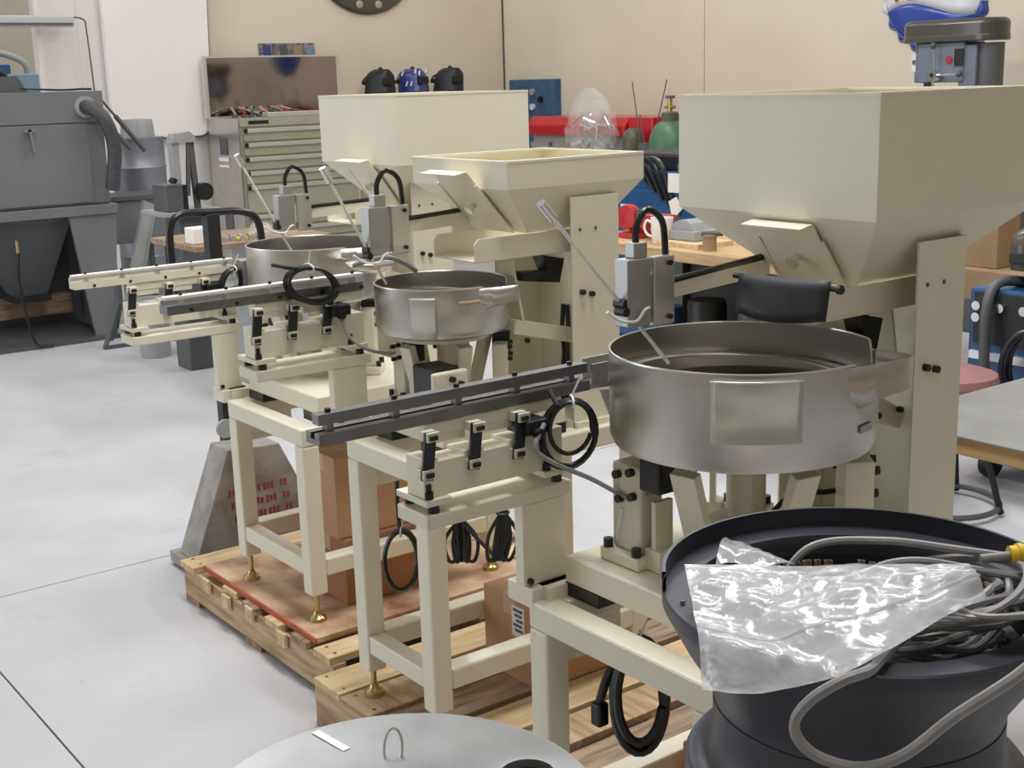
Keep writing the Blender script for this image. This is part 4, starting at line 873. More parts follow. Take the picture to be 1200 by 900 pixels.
# arbor press on a pedestal
t = thing('arbor_press', 'grey bench press on a dark pedestal before the tool chest', 'press', (3.0, 7.1, 0))
MB().box(2.93, 3.12, 7.05, 7.25, 0, 0.90).build('pedestal', 'greyd', t, bevel=0.01)
MB().box(2.82, 3.20, 6.98, 7.32, 0.90, 0.925).build('table_plate', 'greyl', t, bevel=0.003)
MB().box(2.85, 2.95, 7.0, 7.2, 0.925, 1.075).build('gear_case', 'greyd', t, bevel=0.006)
MB().box(2.951, 2.985, 7.02, 7.2, 0.925, 1.07).build('dark_cover', 'black', t)
MB().box(2.955, 3.0, 7.12, 7.18, 1.07, 1.33).build('upright', 'greyl', t, bevel=0.004)
MB().bar((3.03, 7.12, 1.0), (3.055, 7.12, 1.30), 0.02, 0.02).build('ram', 'greyd', t)
MB().bar((3.09, 7.14, 0.925), (3.075, 7.14, 1.32), 0.03, 0.03).build('column', 'greyd', t)
MB().prism([(2.95, 1.30), (3.10, 1.30), (3.09, 1.335), (3.06, 1.36), (2.97, 1.35)], 'y', 7.10, 7.19).build('head', 'greyl', t)
MB().cyl((3.12, 7.08, 1.02), (3.12, 7.14, 1.02), 0.05, 22).build('handwheel', 'black', t, smooth=True)
MB().bar((2.885, 6.99, 1.09), (2.90, 6.99, 1.11), 0.07, 0.02).build('work_lamp', 'black', t)
# low wooden bench with clutter behind the far bowl
t = thing('workbench', 'small wooden bench with clutter behind the far bowl', 'bench', (2.9, 6.25, 0))
MB().box(2.56, 3.30, 5.98, 6.55, 0.82, 0.85).build('top', 'woodd', t, bevel=0.004)
MB().box(2.98, 3.26, 6.12, 6.50, 0, 0.82).build('pedestal', 'greyl', t, bevel=0.01)
tag(MB().box(2.58, 2.70, 6.05, 6.15, 0.85, 0.93).build('parts_box', 'white', None, bevel=0.006), 'small white box on the low wooden bench', 'box')
tag(MB().lathe([(0.0001, 0), (0.05, 0.002), (0.065, 0.03), (0.055, 0.06), (0.03, 0.075), (0.0001, 0.078)], (2.97, 6.1, 0.85), 24).build('plastic_lump', 'wrap', None, smooth=True), 'crumpled clear plastic lump on the low wooden bench', 'plastic')
tag(MB().box(2.80, 2.86, 6.02, 6.06, 0.85, 0.868).build('yellow_tag', 'yellow', None, bevel=0.004), 'little yellow clip on the low wooden bench', 'clip')
for k in range(5):
    x = 2.73+0.05*k; tag(MB().cyl((x, 6.02, 0.862), (x+0.05, 6.16, 0.862), 0.012, 8).cyl((x, 6.02, 0.862), (x-0.004, 6.01, 0.862), 0.017, 8).build('steel_bolt', 'bright', None), 'loose steel bolt lying on the low wooden bench', 'bolt', 'bolts on the wooden bench')
tag(MB().tube(spline([(3.20, 8.10, 0.007), (3.25, 7.95, 0.007), (3.28, 7.80, 0.007), (3.38, 7.74, 0.007), (3.54, 7.90, 0.007)], 8), 0.007, 6).build('floor_cable', 'cable', None, smooth=True), 'thin black cable lying on floor below the far track', 'cable')

# tool chest with open polished lid
t = thing('tool_chest', 'putty green drawer tool chest with open mirrored lid', 'tool chest', (5.3, 10.2, 0))
MB().box(4.70, 5.95, 9.92, 10.47, 0.10, 1.345).build('carcass', 'putty', t, bevel=0.004)
MB().box(4.685, 4.70, 9.90, 10.47, 0.10, 1.345).build('side_sheet', 'stain', t)
for z0, z1 in ((1.05, 1.19), (0.42, 0.56)):
    MB().box(4.678, 4.686, 10.12, 10.26, z0, z1).build('side_grip', 'greyd', t); MB().box(4.672, 4.68, 10.10, 10.28, z0-0.05, z0-0.02).box(4.672, 4.68, 10.10, 10.28, z0-0.10, z0-0.08).build('side_slot', 'white', t)
MB().box(4.70, 5.95, 9.905, 9.92, 1.28, 1.345).build('top_strip', 'putty', t)
MB().box(4.78, 4.96, 9.900, 9.905, 1.298, 1.326).build('maker_badge', 'black', t, bevel=0.002)
zs = [1.275, 1.16, 1.045, 0.93, 0.815, 0.575, 0.46, 0.345]
for i, z in enumerate(zs):
    z1 = z-0.012; z0 = (zs[i+1] if i+1 < len(zs) else 0.12)+0.004
    d_ = MB().box(4.73, 5.92, 9.905, 9.92, z0, z1).build('drawer', 'putty', t, bevel=0.002)
    MB().box(4.76, 5.90, 9.885, 9.905, z1-0.032, z1-0.002).build('drawer_pull', 'handle', d_, bevel=0.003)
    MB().box(4.735, 4.76, 9.885, 9.905, z1-0.034, z1).build('pull_end', 'black', d_)
MB().cyl((5.55, 9.905, 1.315), (5.55, 9.895, 1.315), 0.016, 12).build('lock', 'chrome', t)
lid = MB().prism([(10.42, 1.345), (10.45, 1.345), (10.45, 1.85), (10.42, 1.85)], 'x', 4.655, 5.95).build('lid', 'handle', t)
MB().prism([(10.413, 1.36), (10.4195, 1.36), (10.4195, 1.835), (10.413, 1.835)], 'x', 4.69, 5.91).build('lid_lining', 'mirror', lid)
rt_ = random.Random(5)
kinds = [('wrench', 'bright', 'steel wrench'), ('screwdriver', 'red', 'red handled screwdriver'), ('pliers', 'greyd', 'dark pliers')]
for k in range(9):
    x = 4.80+0.075*k+rt_.uniform(-0.01, 0.01); nm, m, lb = kinds[k % 3]; y = 10.15+rt_.uniform(-0.03, 0.05); a = rt_.uniform(-0.5, 0.5); e = Vector((math.sin(a), math.cos(a), 0.22)).normalized()
    c = Vector((x, y, 1.375))
    o = thing(nm, lb+' standing among the tools on top of the tool chest', 'tool', c, 'tools on the tool chest')
    MB().cyl(c, c+e*0.12, 0.012, 8).build('grip', m, o, smooth=True); MB().cyl(c+e*0.12, c+e*0.22, 0.006, 8).cyl(c+e*0.21, c+e*0.24, 0.014, 8, 0.010).build('shank', 'bright', o)
    MB().box(x-0.018, x+0.018, y-0.015, y+0.03, 1.3455, 1.372).build('rest_block', 'greyd', o)
tag(MB().box(5.0, 5.50, 9.98, 10.10, 1.3455, 1.385).build('parts_tray', 'handle', None, bevel=0.006), 'long pale metal tray on top of the tool chest', 'tray')

t = thing('photo_print', 'strip of glossy photos pinned above the tool chest', 'photo', (5.5, 10.59, 1.7))
MB().box(5.26, 5.80, 10.588, 10.598, 1.60, 1.955).build('print_sheet', 'photo', t)
for k, (x, m) in enumerate(((5.30, 'navy'), (5.46, 'greyd'), (5.60, 'brownpost'), (5.72, 'bluegrey'))): MB().box(x, x+0.07, 10.586, 10.588, 1.63, 1.94).build('picture', m, t)
# round framed mirror high on the back wall
t = thing('round_mirror', 'big round mirror with dark riveted rim high on back wall', 'mirror', (6.36, 10.55, 2.2))
MB().lathe([(0.43, 0.0), (0.44, 0.035), (0.50, 0.05), (0.565, 0.045), (0.585, 0.025), (0.585, 0.0)], (6.36, 10.598, 2.785), 72, axis=(0, -1, 0)).build('rim', 'drilltop', t, smooth=True)
MB().lathe([(0.0001, 0.028), (0.25, 0.022), (0.435, 0.01)], (6.36, 10.598, 2.785), 64, axis=(0, -1, 0)).build('glass', 'mirror', t, smooth=True)
for k in range(16):
    a = 2*PI*(k+0.5)/16; p = Vector((6.36+0.51*math.cos(a), 10.545, 2.785+0.51*math.sin(a)))
    MB().lathe([(0.0001, 0.006), (0.03, 0.005), (0.036, 0)], p, 18, axis=(0, -1, 0)).build('rim_boss', 'putty', t, smooth=True)
# shelf with three welding helmets
t = thing('wall_shelf', 'narrow wall shelf carrying three welding helmets', 'shelf', (6.7, 10.4, 1.45))
MB().box(6.0, 7.4, 10.15, 10.598, 1.46, 1.49).build('board', 'wall', t)
for x in (6.2, 7.2): MB().prism([(10.20, 1.46), (10.598, 1.46), (10.598, 1.25)], 'x', x, x+0.03).build('bracket', 'greyd', t)
def helmet(label, x, m, w_, tilt, decal=False):
    t = thing('welding_helmet', label, 'helmet', (x, 10.3, 1.49), 'welding helmets on the shelf')
    vs = []; fs = []; n = 18; q = 9
    for i in range(n+1):
        a = PI*i/n
        for k in range(q):
            u = k/(q-1); h = 0.005+0.215*u; rr = w_*(1-0.10*u) if u < 0.7 else w_*(0.93-((u-0.7)/0.3)**2*0.55)
            vs.append((x-rr*math.cos(a)+tilt*u*0.04, 10.36-(0.19-0.05*u)*math.sin(a)*(0.75+0.25*math.sin(a)), 1.49+h))
    for i in range(n):
        for k in range(q-1): fs.append((i*q+k, (i+1)*q+k, (i+1)*q+k+1, i*q+k+1))
    MB().add(vs, fs).build('shell', m, t, solid=0.006, smooth=True)
    MB().box(x-0.055, x+0.055, 10.16, 10.185, 1.575, 1.64).build('lens_frame', 'black', t, bevel=0.005)
    MB().tube(ring((x, 10.36, 1.60), (1, 0, 0), (0, 1, 0.5), w_*0.9, 0.10, 24), 0.012, 8, True).build('head_band', 'black', t, smooth=True)
    for s in (-1, 1): MB().cyl((x+s*w_*0.93, 10.35, 1.60), (x+s*(w_+0.02), 10.35, 1.60), 0.022, 14).build('pivot_knob', 'black', t)
    MB().sphere((x+tilt*0.03, 10.33, 1.712), 0.022, 12).build('crown_knob', 'black', t, smooth=True)
    if decal:
        for k in range(8):
            a = 0.35+0.25*k; h = 1.53+0.14*rt_.random()
            MB().bar((x-w_*0.99*math.cos(a), 10.36-0.185*math.sin(a)*(0.75+0.25*math.sin(a)), h), (x-w_*0.96*math.cos(a)+0.01, 10.36-0.178*math.sin(a), h+0.04), 0.012, 0.012).build('flame_decal', 'signwhite', t)
    return t
helmet('plain black welding helmet nearest the tool chest', 6.30, 'black', 0.145, 0.4)
helmet('welding helmet with blue and white flame print', 6.66, 'navy', 0.150, -0.2, True)
helmet('sloping black welding helmet nearest the wall corner', 7.04, 'rubber', 0.150, 0.9)

# ================================================================== BACKGROUND, RIGHT
t = thing('control_panel', 'blue metal control panel with knobs on the right wall', 'panel', (7.88, 10.05, 0.9))
MB().box(7.80, 7.898, 9.72, 10.40, 0.80, 1.585).build('panel_box', 'bluep', t, bevel=0.008)
for (y, z, m) in ((10.15, 1.48, 'greyd'), (10.02, 1.47, 'greyl'), (10.02, 1.33, 'signwhite'), (10.03, 1.20, 'red'), (9.93, 1.12, 'greyl'), (10.02, 0.98, 'greyl'), (9.9, 1.40, 'black'), (9.83, 1.25, 'greyd')):
    MB().cyl((7.80, y, z), (7.775, y, z), 0.03, 14).build('knob', m, t, smooth=True)
t = thing('side_bench', 'long bench along the right wall', 'bench', (7.3, 8.1, 0))
MB().box(6.85, 7.88, 6.3, 9.65, 0.90, 0.95).build('top', 'benchwood', t)
for y in (6.4, 8.0, 9.5):
    for x in (6.9, 7.78): MB().box(x, x+0.08, y, y+0.08, 0, 0.90).build('leg', 'brownpost', t)
t = thing('red_machine', 'red topped grey machine box on the side bench', 'machine', (7.3, 8.45, 0.95))
MB().box(7.15, 7.60, 7.95, 9.20, 0.95, 1.12).build('grey_base', 'greyl', t, bevel=0.01)
MB().prism([(7.10, 1.12), (7.65, 1.12), (7.65, 1.27), (7.16, 1.27), (7.10, 1.20)], 'y', 7.95, 9.22).build('red_hood', 'red', t, bevel=0.01)
MB().box(7.12, 7.62, 7.64, 7.93, 0.95, 1.275).build('red_end', 'red', t, bevel=0.012)
for k in range(4): MB().cyl((7.15, 8.95-0.25*k, 1.04), (7.135, 8.95-0.25*k, 1.04), 0.02, 12).build('screw_cap', 'greyd', t)
# clear wrapped bundle of shiny parts
t = thing('wrapped_parts', 'clear plastic wrapped bundle of shiny metal parts before red machine', 'bundle', (7.0, 8.22, 0.95))
vs = []; fs = []; n, q = 24, 12; rw = random.Random(2)
for k in range(q+1):
    u = k/q; z = 0.95+0.56*u; rr = 0.28*math.sin(PI*(0.18+0.80*u))**0.6
    for i in range(n):
        a = 2*PI*i/n; w_ = rr*(1+rw.uniform(-0.09, 0.09)); vs.append((6.98+0.42*w_*math.cos(a), 8.22+1.05*w_*math.sin(a), z))
for k in range(q):
    for i in range(n): fs.append((k*n+i, k*n+(i+1) % n, (k+1)*n+(i+1) % n, (k+1)*n+i))
MB().add(vs, fs).build('wrap', 'wrap', t, smooth=True)
for k in range(26):
    c = Vector((6.98+rw.uniform(-0.06, 0.06), 8.22+rw.uniform(-0.20, 0.20), 0.97+rw.random()**1.5*0.34)); e = Vector((rw.uniform(-0.4, 0.4), rw.uniform(-1, 1), rw.uniform(-0.6, 0.9))).normalized()
    MB().cyl(c-e*0.04, c+e*0.07, rw.uniform(0.008, 0.02), 8).build('steel_part', 'chrome', t, smooth=True)
t = thing('gas_bottle', 'small olive gas bottle standing on the side bench', 'gas bottle', (7.0, 7.735, 0.95))
MB().lathe([(0.0001, 0), (0.08, 0), (0.083, 0.01), (0.083, 0.17), (0.07, 0.215), (0.04, 0.242), (0.0001, 0.25)], (7.0, 7.735, 0.95), 28).build('bottle', 'olive', t, smooth=True)
MB().lathe([(0.084, 0), (0.085, 0.03), (0.084, 0.03)], (7.0, 7.735, 0.955), 28).build('red_band', 'red', t, smooth=True)
t = thing('gas_cylinder', 'tall green gas cylinder with brass valve behind near hopper', 'gas cylinder', (6.6, 6.90, 0))
MB().lathe([(0.0001, 0), (0.15, 0), (0.155, 0.02), (0.155, 1.09), (0.145, 1.17), (0.11, 1.24), (0.065, 1.275), (0.0001, 1.28)], (6.6, 6.90, 0), 36).build('bottle', 'green', t, smooth=True)
MB().lathe([(0.062, 0), (0.062, 0.06), (0.05, 0.07), (0.0001, 0.07)], (6.6, 6.90, 1.268), 24).build('neck_ring', 'olive', t, smooth=True)
MB().cyl((6.6, 6.9, 1.33), (6.6, 6.9, 1.43), 0.018, 12).cyl((6.6, 6.95, 1.37), (6.6, 6.85, 1.37), 0.012, 10).build('valve', 'brass', t, smooth=True)
MB().cyl((6.6, 6.9, 1.43), (6.6, 6.9, 1.45), 0.035, 14).build('valve_wheel', 'greyd', t, smooth=True)
t = thing('rod_holder', 'short steel tube holding welding rods on the side bench', 'holder', (6.95, 7.53, 0.95))
MB().lathe([(0.001, 0.004), (0.055, 0.004), (0.055, 0.14), (0.06, 0.14), (0.06, 0), (0.001, 0)], (6.95, 7.54, 0.95), 24).build('tube', 'greyd', t, smooth=True)
for p0, p1, lb in (((6.95, 7.57, 0.956), (6.95, 7.685, 1.55), 'long thin welding rod leaning left in the rod holder'), ((6.95, 7.50, 0.956), (6.95, 7.30, 1.56), 'long thin welding rod leaning right beside the green cylinder'), ((6.95, 7.53, 0.956), (6.95, 7.60, 1.30), 'short thin welding rod in the rod holder')):
    tag(MB().cyl(p0, p1, 0.005, 6).cyl(p0, Vector(p0).lerp(Vector(p1), 0.04), 0.008, 6).build('welding_rod', 'greyd', None), lb, 'rod', 'welding rods in the holder')
t = thing('added_tool_box', 'red steel tool box added behind near hopper for the chest lid reflection', 'tool box', (7.4, 6.6, 0.95))  # added out of sight so the chest lid has red to reflect
MB().prism([(7.15, 0.95), (7.75, 0.95), (7.75, 1.27), (7.60, 1.36), (7.30, 1.36), (7.15, 1.27)], 'y', 6.35, 6.95).build('case', 'red', t, bevel=0.01)
MB().tube(spline([(7.45, 6.50, 1.36), (7.45, 6.52, 1.39), (7.45, 6.65, 1.395), (7.45, 6.78, 1.39), (7.45, 6.80, 1.36)], 6), 0.012, 8).build('handle', 'black', t, smooth=True)
for y in (6.48, 6.80): MB().box(7.14, 7.15, y-0.03, y+0.03, 1.19, 1.27).build('latch', 'chrome', t)
t = thing('added_hose_reel', 'round red and grey hose reel added for the chest lid reflection', 'reel', (7.5, 7.25, 0.95))  # unseen reel added as a red shape for the lid lining to mirror
MB().lathe([(0.0001, 0), (0.19, 0), (0.19, 0.015), (0.07, 0.015), (0.07, 0.13), (0.19, 0.13), (0.19, 0.145), (0.0001, 0.145)], (7.55, 7.25, 1.16), 40, axis=(-1, 0, 0)).build('reel_drum', 'red', t, smooth=True)
MB().lathe([(0.07, 0.02), (0.15, 0.02), (0.165, 0.07), (0.15, 0.125), (0.07, 0.125)], (7.55, 7.25, 1.16), 40, axis=(-1, 0, 0)).build('wound_hose', 'greyl', t, smooth=True)
MB().box(7.42, 7.54, 7.13, 7.37, 0.95, 0.965).bar((7.48, 7.25, 0.96), (7.48, 7.25, 1.15), 0.05, 0.03, up=(1, 0, 0)).build('reel_stand', 'greyd', t)
t = thing('blue_cabinet', 'tall blue machine cabinet with hoses behind the middle hopper', 'cabinet', (5.5, 5.5, 0))
MB().box(5.2, 5.85, 5.12, 5.95, 0.06, 1.06).build('cabinet_body', 'blue', t, bevel=0.012)
MB().box(5.18, 5.86, 5.10, 5.97, 0, 0.06).build('plinth', 'black', t)
MB().box(5.25, 5.8, 5.16, 5.90, 1.06, 1.16).build('top_motor', 'rubber', t, bevel=0.02)
MB().box(5.185, 5.2, 5.20, 5.85, 0.15, 0.95).build('front_door', 'blue', t, bevel=0.006)
for k in range(5): MB().tube(spline([(5.22, 5.85-0.05*k, 1.06), (5.14, 5.80-0.06*k, 1.13), (5.12, 5.66-0.06*k, 1.10), (5.17, 5.58-0.06*k, 0.98-0.04*k)], 8), 0.014, 8).build('hose', 'cable', t, smooth=True)
MB().box(5.1815, 5.185, 5.79, 5.84, 0.80, 0.86).build('badge', 'signwhite', t)

t = thing('vise_bench', 'wooden workbench carrying the red vise', 'bench', (4.3, 4.0, 0))
MB().box(3.97, 4.72, 3.34, 4.86, 0.80, 0.85).build('top', 'benchwood', t, bevel=0.004)
MB().box(4.0, 4.7, 3.38, 4.82, 0.30, 0.33).build('lower_shelf', 'brownpost', t)
for y in (3.40, 4.74):
    for x in (4.0, 4.62): MB().box(x, x+0.07, y, y+0.07, 0, 0.80).build('leg', 'greyd', t)
MB().box(4.66, 4.70, 3.40, 4.80, 0.33, 0.80).build('back_board', 'black', t)
for i, (y, r, h, m, lb) in enumerate(((4.45, 0.07, 0.20, 'blue', 'blue can on the shelf under the vise bench'), (4.2, 0.09, 0.26, 'black', 'black can on the shelf under the vise bench'), (3.9, 0.08, 0.24, 'greyd', 'grey can on the shelf under the vise bench'))):
    tag(MB().lathe([(0.0001, 0), (r, 0), (r, h-0.02), (r*0.9, h), (0.0001, h)], (4.25, y, 0.33), 24).build('can', m, None, smooth=True), lb, 'can', 'cans under the vise bench')
t = thing('bench_vise', 'red bench vise on the wooden workbench', 'vise', (4.2, 4.6, 0.85))
MB().box(4.12, 4.30, 4.54, 4.68, 0.85, 0.875).build('base', 'red', t, bevel=0.004)
MB().cyl((4.21, 4.61, 0.875), (4.21, 4.61, 0.895), 0.05, 20).build('swivel', 'red', t, smooth=True)
MB().box(4.15, 4.27, 4.52, 4.70, 0.895, 0.945).build('fixed_body', 'red', t, bevel=0.01)
MB().lathe([(0.0001, 0), (0.058, 0), (0.062, 0.02), (0.058, 0.045), (0.0001, 0.05)], (4.185, 4.63, 0.945), 28, axis=(-1, 0, 0)).build('round_jaw', 'red', t, smooth=True)
MB().box(4.16, 4.25, 4.40, 4.52, 0.935, 0.965).build('slide', 'red', t, bevel=0.006)
MB().box(4.15, 4.26, 4.55, 4.575, 0.945, 0.985).build('jaw_plate', 'greyd', t)
MB().cyl((4.12, 4.42, 0.915), (4.30, 4.42, 0.915), 0.006, 8).build('handle_bar', 'chrome', t)
t = thing('mug', 'white mug on the wooden workbench beside the vise', 'mug', (4.10, 4.34, 0.85))
MB().lathe([(0.0001, 0), (0.042, 0), (0.045, 0.004), (0.052, 0.118), (0.048, 0.118), (0.041, 0.008), (0.0001, 0.008)], (4.10, 4.34, 0.8505), 30).build('cup', 'white', t, smooth=True)
MB().tube(spline([(4.085, 4.385, 0.94), (4.08, 4.42, 0.95), (4.075, 4.43, 0.915), (4.08, 4.41, 0.885), (4.088, 4.378, 0.88)], 6), 0.006, 8).build('handle', 'white', t, smooth=True)
t = thing('metal_box', 'pale grey metal box on a wood block on the workbench', 'box', (4.18, 4.2, 0.85))
MB().box(4.04, 4.26, 4.05, 4.31, 0.85, 0.872).build('wood_block', 'wood', t)
MB().box(4.10, 4.24, 4.13, 4.31, 0.8725, 0.918).build('box_body', 'greyl', t, bevel=0.006)
MB().prism([(4.15, 0.9185), (4.29, 0.9185), (4.27, 0.95), (4.24, 0.962), (4.20, 0.962), (4.17, 0.95)], 'x', 4.11, 4.23).build('box_lid', 'greyl', t)
t = thing('steel_mandrel', 'short dark steel mandrel on the workbench', 'part', (4.08, 4.0, 0.85))
MB().cyl((4.06, 4.0, 0.85), (4.06, 4.0, 0.91), 0.03, 18).cyl((4.06, 4.0, 0.91), (4.06, 4.0, 0.922), 0.034, 18).build('barrel', 'brownpost', t, smooth=True)
MB().cyl((4.03, 4.02, 0.925), (4.09, 3.95, 0.925), 0.012, 12).build('cross_pin', 'greyd', t)
t = thing('card_stand', 'white card and paper sheet held on a stand behind the near hopper', 'sign', (4.62, 4.78, 0.85))
MB().box(4.60, 4.64, 4.74, 4.82, 0.85, 0.86).build('foot', 'greyd', t); MB().cyl((4.62, 4.77, 0.86), (4.62, 4.77, 1.16), 0.006, 8).build('rod', 'greyd', t)
MB().box(4.600, 4.604, 4.73, 4.825, 1.02, 1.115).build('card', 'paper', t); MB().add([(4.60, 4.82, 0.975), (4.60, 4.765, 1.0), (4.60, 4.72, 0.945), (4.60, 4.79, 0.885)], [(0, 1, 2, 3)]).build('paper_sheet', 'paper', t, solid=0.003)

# drill press on a stand by the right wall, bottle cap sign above it
t = thing('drill_press', 'grey drill press with dark belt cover below the bottle cap sign', 'drill press', (7.25, 5.0, 0))
MB().box(6.95, 7.55, 4.6, 5.4, 0, 0.8).build('cabinet_stand', 'greyd', t, bevel=0.01)
MB().box(6.98, 7.5, 4.75, 5.40, 0.80, 0.84).build('base_casting', 'drill', t, bevel=0.008)
MB().cyl((7.2, 4.86, 0.84), (7.2, 4.86, 1.55), 0.045, 20).build('column', 'bright', t, smooth=True)
MB().cyl((7.2, 5.22, 1.06), (7.2, 5.22, 1.09), 0.12, 28).bar((7.2, 4.9, 1.055), (7.2, 5.2, 1.055), 0.08, 0.05).build('work_table', 'drill', t, smooth=True)
MB().box(7.09, 7.31, 4.86, 5.19, 1.50, 1.74).cyl((7.2, 5.18, 1.50), (7.2, 5.18, 1.74), 0.09, 24).build('head_casting', 'drill', t, bevel=0.008, smooth=True)
MB().box(7.10, 7.30, 4.78, 4.90, 1.46, 1.72).build('motor_mount', 'drill', t, bevel=0.006)
MB().cyl((7.2, 4.75, 1.44), (7.2, 4.75, 1.73), 0.08, 22).build('motor', 'greyd', t, smooth=True)
pl = [(7.2+0.135*math.cos(a), 5.21+0.135*math.sin(a)) for a in [k*PI/10 for k in range(11)]]+[(7.2+0.13*math.cos(a), 4.77+0.12*math.sin(a)) for a in [PI+k*PI/10 for k in range(11)]]
MB().prism(pl, 'z', 1.745, 1.875).build('belt_cover', 'drilltop', t, bevel=0.03, smooth=True)
MB().prism([(7.2+(x-7.2)*1.02, 4.95+(y-4.95)*1.01) for x, y in pl], 'z', 1.742, 1.78).build('cover_seam', 'drilltop', t, bevel=0.004)
MB().cyl((7.2, 5.18, 1.50), (7.2, 5.18, 1.44), 0.032, 16).cyl((7.2, 5.18, 1.44), (7.2, 5.18, 1.36), 0.022, 16, 0.014).build('quill_chuck', 'greyd', t, smooth=True)
hb = Vector((7.09, 5.03, 1.545))
MB().cyl(hb, hb-X_*0.075, 0.033, 20).build('feed_hub', 'chrome', t, smooth=True)
MB().cyl(hb-X_*0.075, hb-X_*0.076, 0.014, 12).build('hub_bore', 'black', t)
for e in (Vector((0, 0.08, 0.98)), Vector((0, -0.98, 0.03)), Vector((0, 0.15, -0.97))):
    p = hb-X_*0.05; MB().cyl(p, p+e*0.17, 0.0065, 8).build('feed_lever', 'chrome', t, smooth=True); MB().sphere(p+e*0.18, 0.02, 14).build('lever_ball', 'greyd', t, smooth=True)
o = MB().box(7.125, 7.14, 5.222, 5.262, 1.565, 1.685).build('switch_plate', 'signwhite', t, bevel=0.006); 
MB().box(7.118, 7.126, 5.232, 5.25, 1.615, 1.64).build('toggle', 'greyd', o)
MB().cyl((7.09, 4.96, 1.635), (7.083, 4.96, 1.635), 0.022, 14).build('red_badge', 'red', t)
MB().box(7.08, 7.09, 4.86, 4.92, 1.60, 1.70).build('label_plate', 'black', t)

sg = thing('bottle_cap_sign', 'large white and blue crimped bottle cap sign on right wall', 'sign', (7.87, 5.66, 1.77))
SC = Vector((7.9, 5.655, 2.13)); R_ = 0.40
def cap(u):  # crimped radius
    return 1+0.035*math.cos(u*21)
def wave(y): return SC.z-0.155+0.045*math.sin((y-SC.y)*7.0+0.5)
def cap_mesh(lo_fn, hi_fn, name, m, off):
    vs = []; fs = []; n = 60; q = 6
    for i in range(n+1):
        y = SC.y-R_*0.985+2*R_*0.985*i/n; h = math.sqrt(max(0.0, R_*R_-(y-SC.y)**2)); a0 = max(SC.z-h, min(SC.z+h, lo_fn(y, h))); a1 = max(SC.z-h, min(SC.z+h, hi_fn(y, h)))
        for k in range(q+1):
            z = a0+(a1-a0)*k/q; rr = math.hypot(y-SC.y, z-SC.z)/R_; vs.append((SC.x-0.085+0.05*rr**4-off, y, z))
    for i in range(n):
        for k in range(q): fs.append((i*(q+1)+k, (i+1)*(q+1)+k, (i+1)*(q+1)+k+1, i*(q+1)+k+1))
    return MB().add(vs, fs).build(name, m, sg, smooth=True, solid=0.003)
cap_mesh(lambda y, h: SC.z-h, lambda y, h: wave(y), 'blue_field', 'signblue', 0)
cap_mesh(lambda y, h: wave(y), lambda y, h: wave(y)+0.31, 'white_band', 'signwhite', 0)
cap_mesh(lambda y, h: wave(y)+0.31, lambda y, h: SC.z+h, 'red_field', 'signred', 0)
for half, m in ((0, 'signblue'), (1, 'signwhite')):
    vs = []; fs = []; n = 168
    a0, a1 = ((PI+0.30, 2*PI-0.42) if half == 0 else (-0.42, PI+0.30))
    for i in range(n+1):
        u = a0+(a1-a0)*i/n
        for q, x in ((0.985, 0.042), (1.04*cap(u), 0.026), (1.10*cap(u), 0.002)): vs.append((SC.x-x, SC.y+R_*q*math.cos(u), SC.z+R_*q*math.sin(u)))
    for i in range(n):
        for q in range(2): fs.append((3*i+q, 3*i+3+q, 3*i+4+q, 3*i+1+q))
    MB().add(vs, fs).build('crimped_skirt', m, sg, smooth=True, solid=0.003)
textmesh('PEPSI', 0.20, 'lettering', 'signred', sg, (SC.x-0.092, SC.y+0.06, SC.z-0.022), (0, -1, 0.04), (0, 0.04, 1), 0.002)

# stool, welder, low rack at right
t = thing('stool', 'dusty red vinyl stool with black tube legs behind near column', 'stool', (4.0, 2.75, 0))
MB().lathe([(0.0001, 0), (0.17, 0), (0.182, 0.02), (0.175, 0.045), (0.12, 0.062), (0.0001, 0.07)], (4.02, 2.76, 0.47), 32).build('seat_cushion', 'redvin', t, smooth=True)
for a in (20, 110, 200, 290):
    e = Vector((math.cos(math.radians(a)), math.sin(math.radians(a)), 0)); c = Vector((4.02, 2.76, 0))
    MB().tube(spline([c+e*0.10+Z_*0.47, c+e*0.15+Z_*0.25, c+e*0.20+Z_*0.06, c+e*0.215+Z_*0.012], 6), 0.012, 10).build('leg', 'black', t, smooth=True)
MB().tube(ring((4.02, 2.76, 0.03), X_, Y_, 0.205, 0.205, 40), 0.011, 8, True).build('foot_ring', 'greyd', t, smooth=True)
t = thing('welder', 'blue welding machine with coiled black leads behind the stool', 'welder', (4.7, 2.6, 0))
MB().box(4.42, 5.05, 2.25, 2.95, 0.12, 0.765).build('housing', 'blue', t, bevel=0.012)
MB().box(4.405, 4.42, 2.28, 2.92, 0.55, 0.75).build('front_panel', 'rubber', t)
MB().box(4.40, 4.42, 2.27, 2.93, 0.49, 0.52).build('stripe', 'signwhite', t)
for k, (y, z) in enumerate(((2.90, 0.70), (2.90, 0.655), (2.80, 0.70), (2.70, 0.70))): MB().cyl((4.405, y, z), (4.385, y, z), 0.018, 14).build('knob', 'chrome', t, smooth=True)
for y in (2.3, 2.85):
    for x in (4.5, 4.95): MB().cyl((x, y, 0.06), (x, y+0.04, 0.06), 0.06, 20).build('wheel', 'black', t, smooth=True)
for y, z in ((2.72, 0.33), (2.63, 0.30), (2.56, 0.335), (2.46, 0.33)): MB().box(4.416, 4.421, y-0.03, y+0.02, z-0.025, z+0.025).build('printed_mark', 'greyl', t, bevel=0.008)
for k in range(7):
    MB().tube(ring((4.36-0.010*k, 2.62, 0.50), (0.1, -1, 0), (0, 0, 1), 0.10+0.008*math.sin(k), 0.14+0.006*math.cos(2*k), 30), 0.010, 8, True).build('lead_loop', 'cable', t, smooth=True)
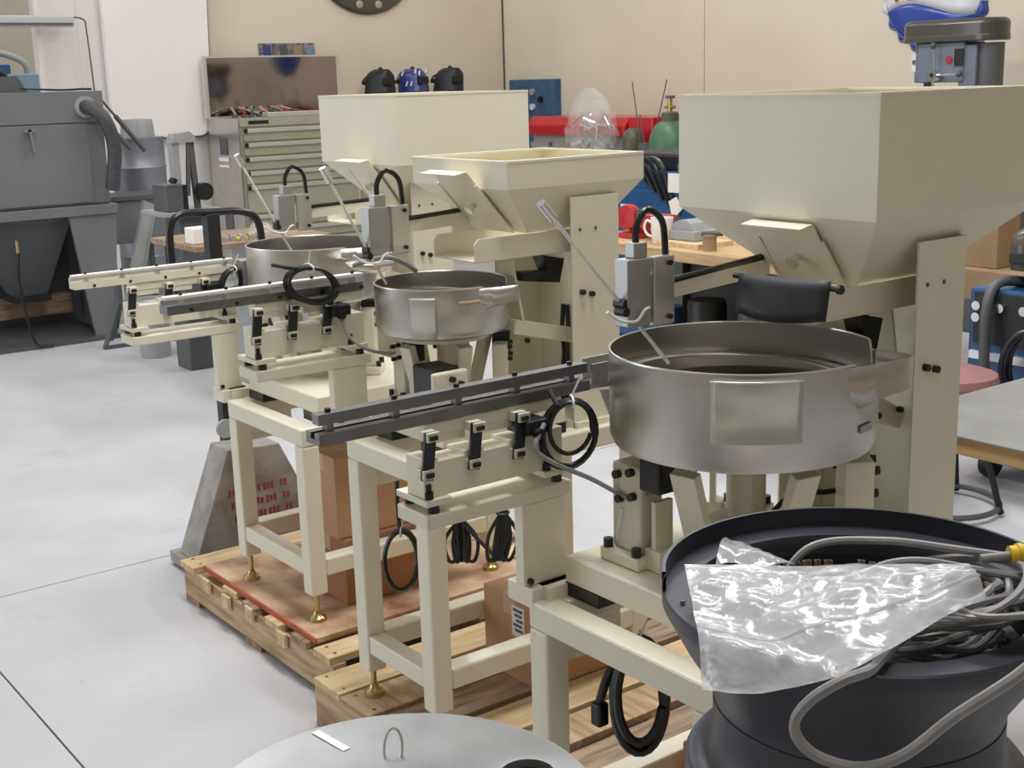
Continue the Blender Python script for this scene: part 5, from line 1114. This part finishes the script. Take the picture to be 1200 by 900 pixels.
MB().tube(spline([(4.6, 2.8, 0.775), (4.45, 2.84, 0.79), (4.37, 2.84, 0.72), (4.35, 2.83, 0.55), (4.355, 2.82, 0.40), (4.37, 2.80, 0.2)], 8), 0.020, 10).build('torch_lead', 'greyd', t, smooth=True)
MB().tube(spline([(4.41, 2.60, 0.63), (4.30, 2.60, 0.66), (4.27, 2.56, 0.63), (4.30, 2.52, 0.60), (4.41, 2.52, 0.62)], 8), 0.008, 8).build('hook', 'chrome', t, smooth=True)
for k in range(4): MB().tube(ring((4.62+0.02*k, 2.62, 0.777+0.016*k), X_, Y_, 0.13, 0.24-0.02*k, 30), 0.011, 8, True).build('coiled_lead', 'cable', t, smooth=True)
t = thing('torch_helmet', 'glossy black domed mask on top of the blue welder', 'mask', (4.75, 2.78, 0.84))
MB().lathe([(0.07, 0), (0.075, 0.03), (0.074, 0.09), (0.062, 0.13), (0.035, 0.155), (0.0001, 0.162)], (4.56, 2.79, 0.832), 28).build('dome', 'drilltop', t, smooth=True)
MB().box(4.48, 4.50, 2.75, 2.83, 0.86, 0.90).build('visor', 'black', t, bevel=0.003)
t = thing('low_rack', 'low brown rack with a timber block near the right wall', 'rack', (6.2, 3.8, 0))
MB().box(5.9, 6.6, 2.6, 4.3, 0.53, 0.57).build('shelf_board', 'brownpost', t)
for y in (2.65, 4.2):
    for x in (5.93, 6.52): MB().box(x, x+0.06, y, y+0.06, 0, 0.53).build('leg', 'greyd', t)
MB().box(5.9, 5.93, 2.6, 4.3, 0.42, 0.53).build('front_lip', 'brownpost', t)
tag(MB().box(6.0, 6.2, 3.86, 4.06, 0.5705, 0.86).build('timber_block', 'brownpost', None, bevel=0.006), 'upright brown timber block on the low rack', 'timber')
t = thing('wire_stand', 'thin black wire stand crossing behind the near column', 'stand', (6.4, 3.75, 0.57))
MB().cyl((6.3, 3.70, 0.571), (6.3, 3.72, 1.25), 0.012, 8).build('upright', 'black', t); MB().cyl((6.3, 3.85, 1.1), (6.3, 3.58, 0.60), 0.010, 8).build('brace', 'black', t); MB().box(6.24, 6.36, 3.56, 3.84, 0.5705, 0.585).build('foot', 'black', t)
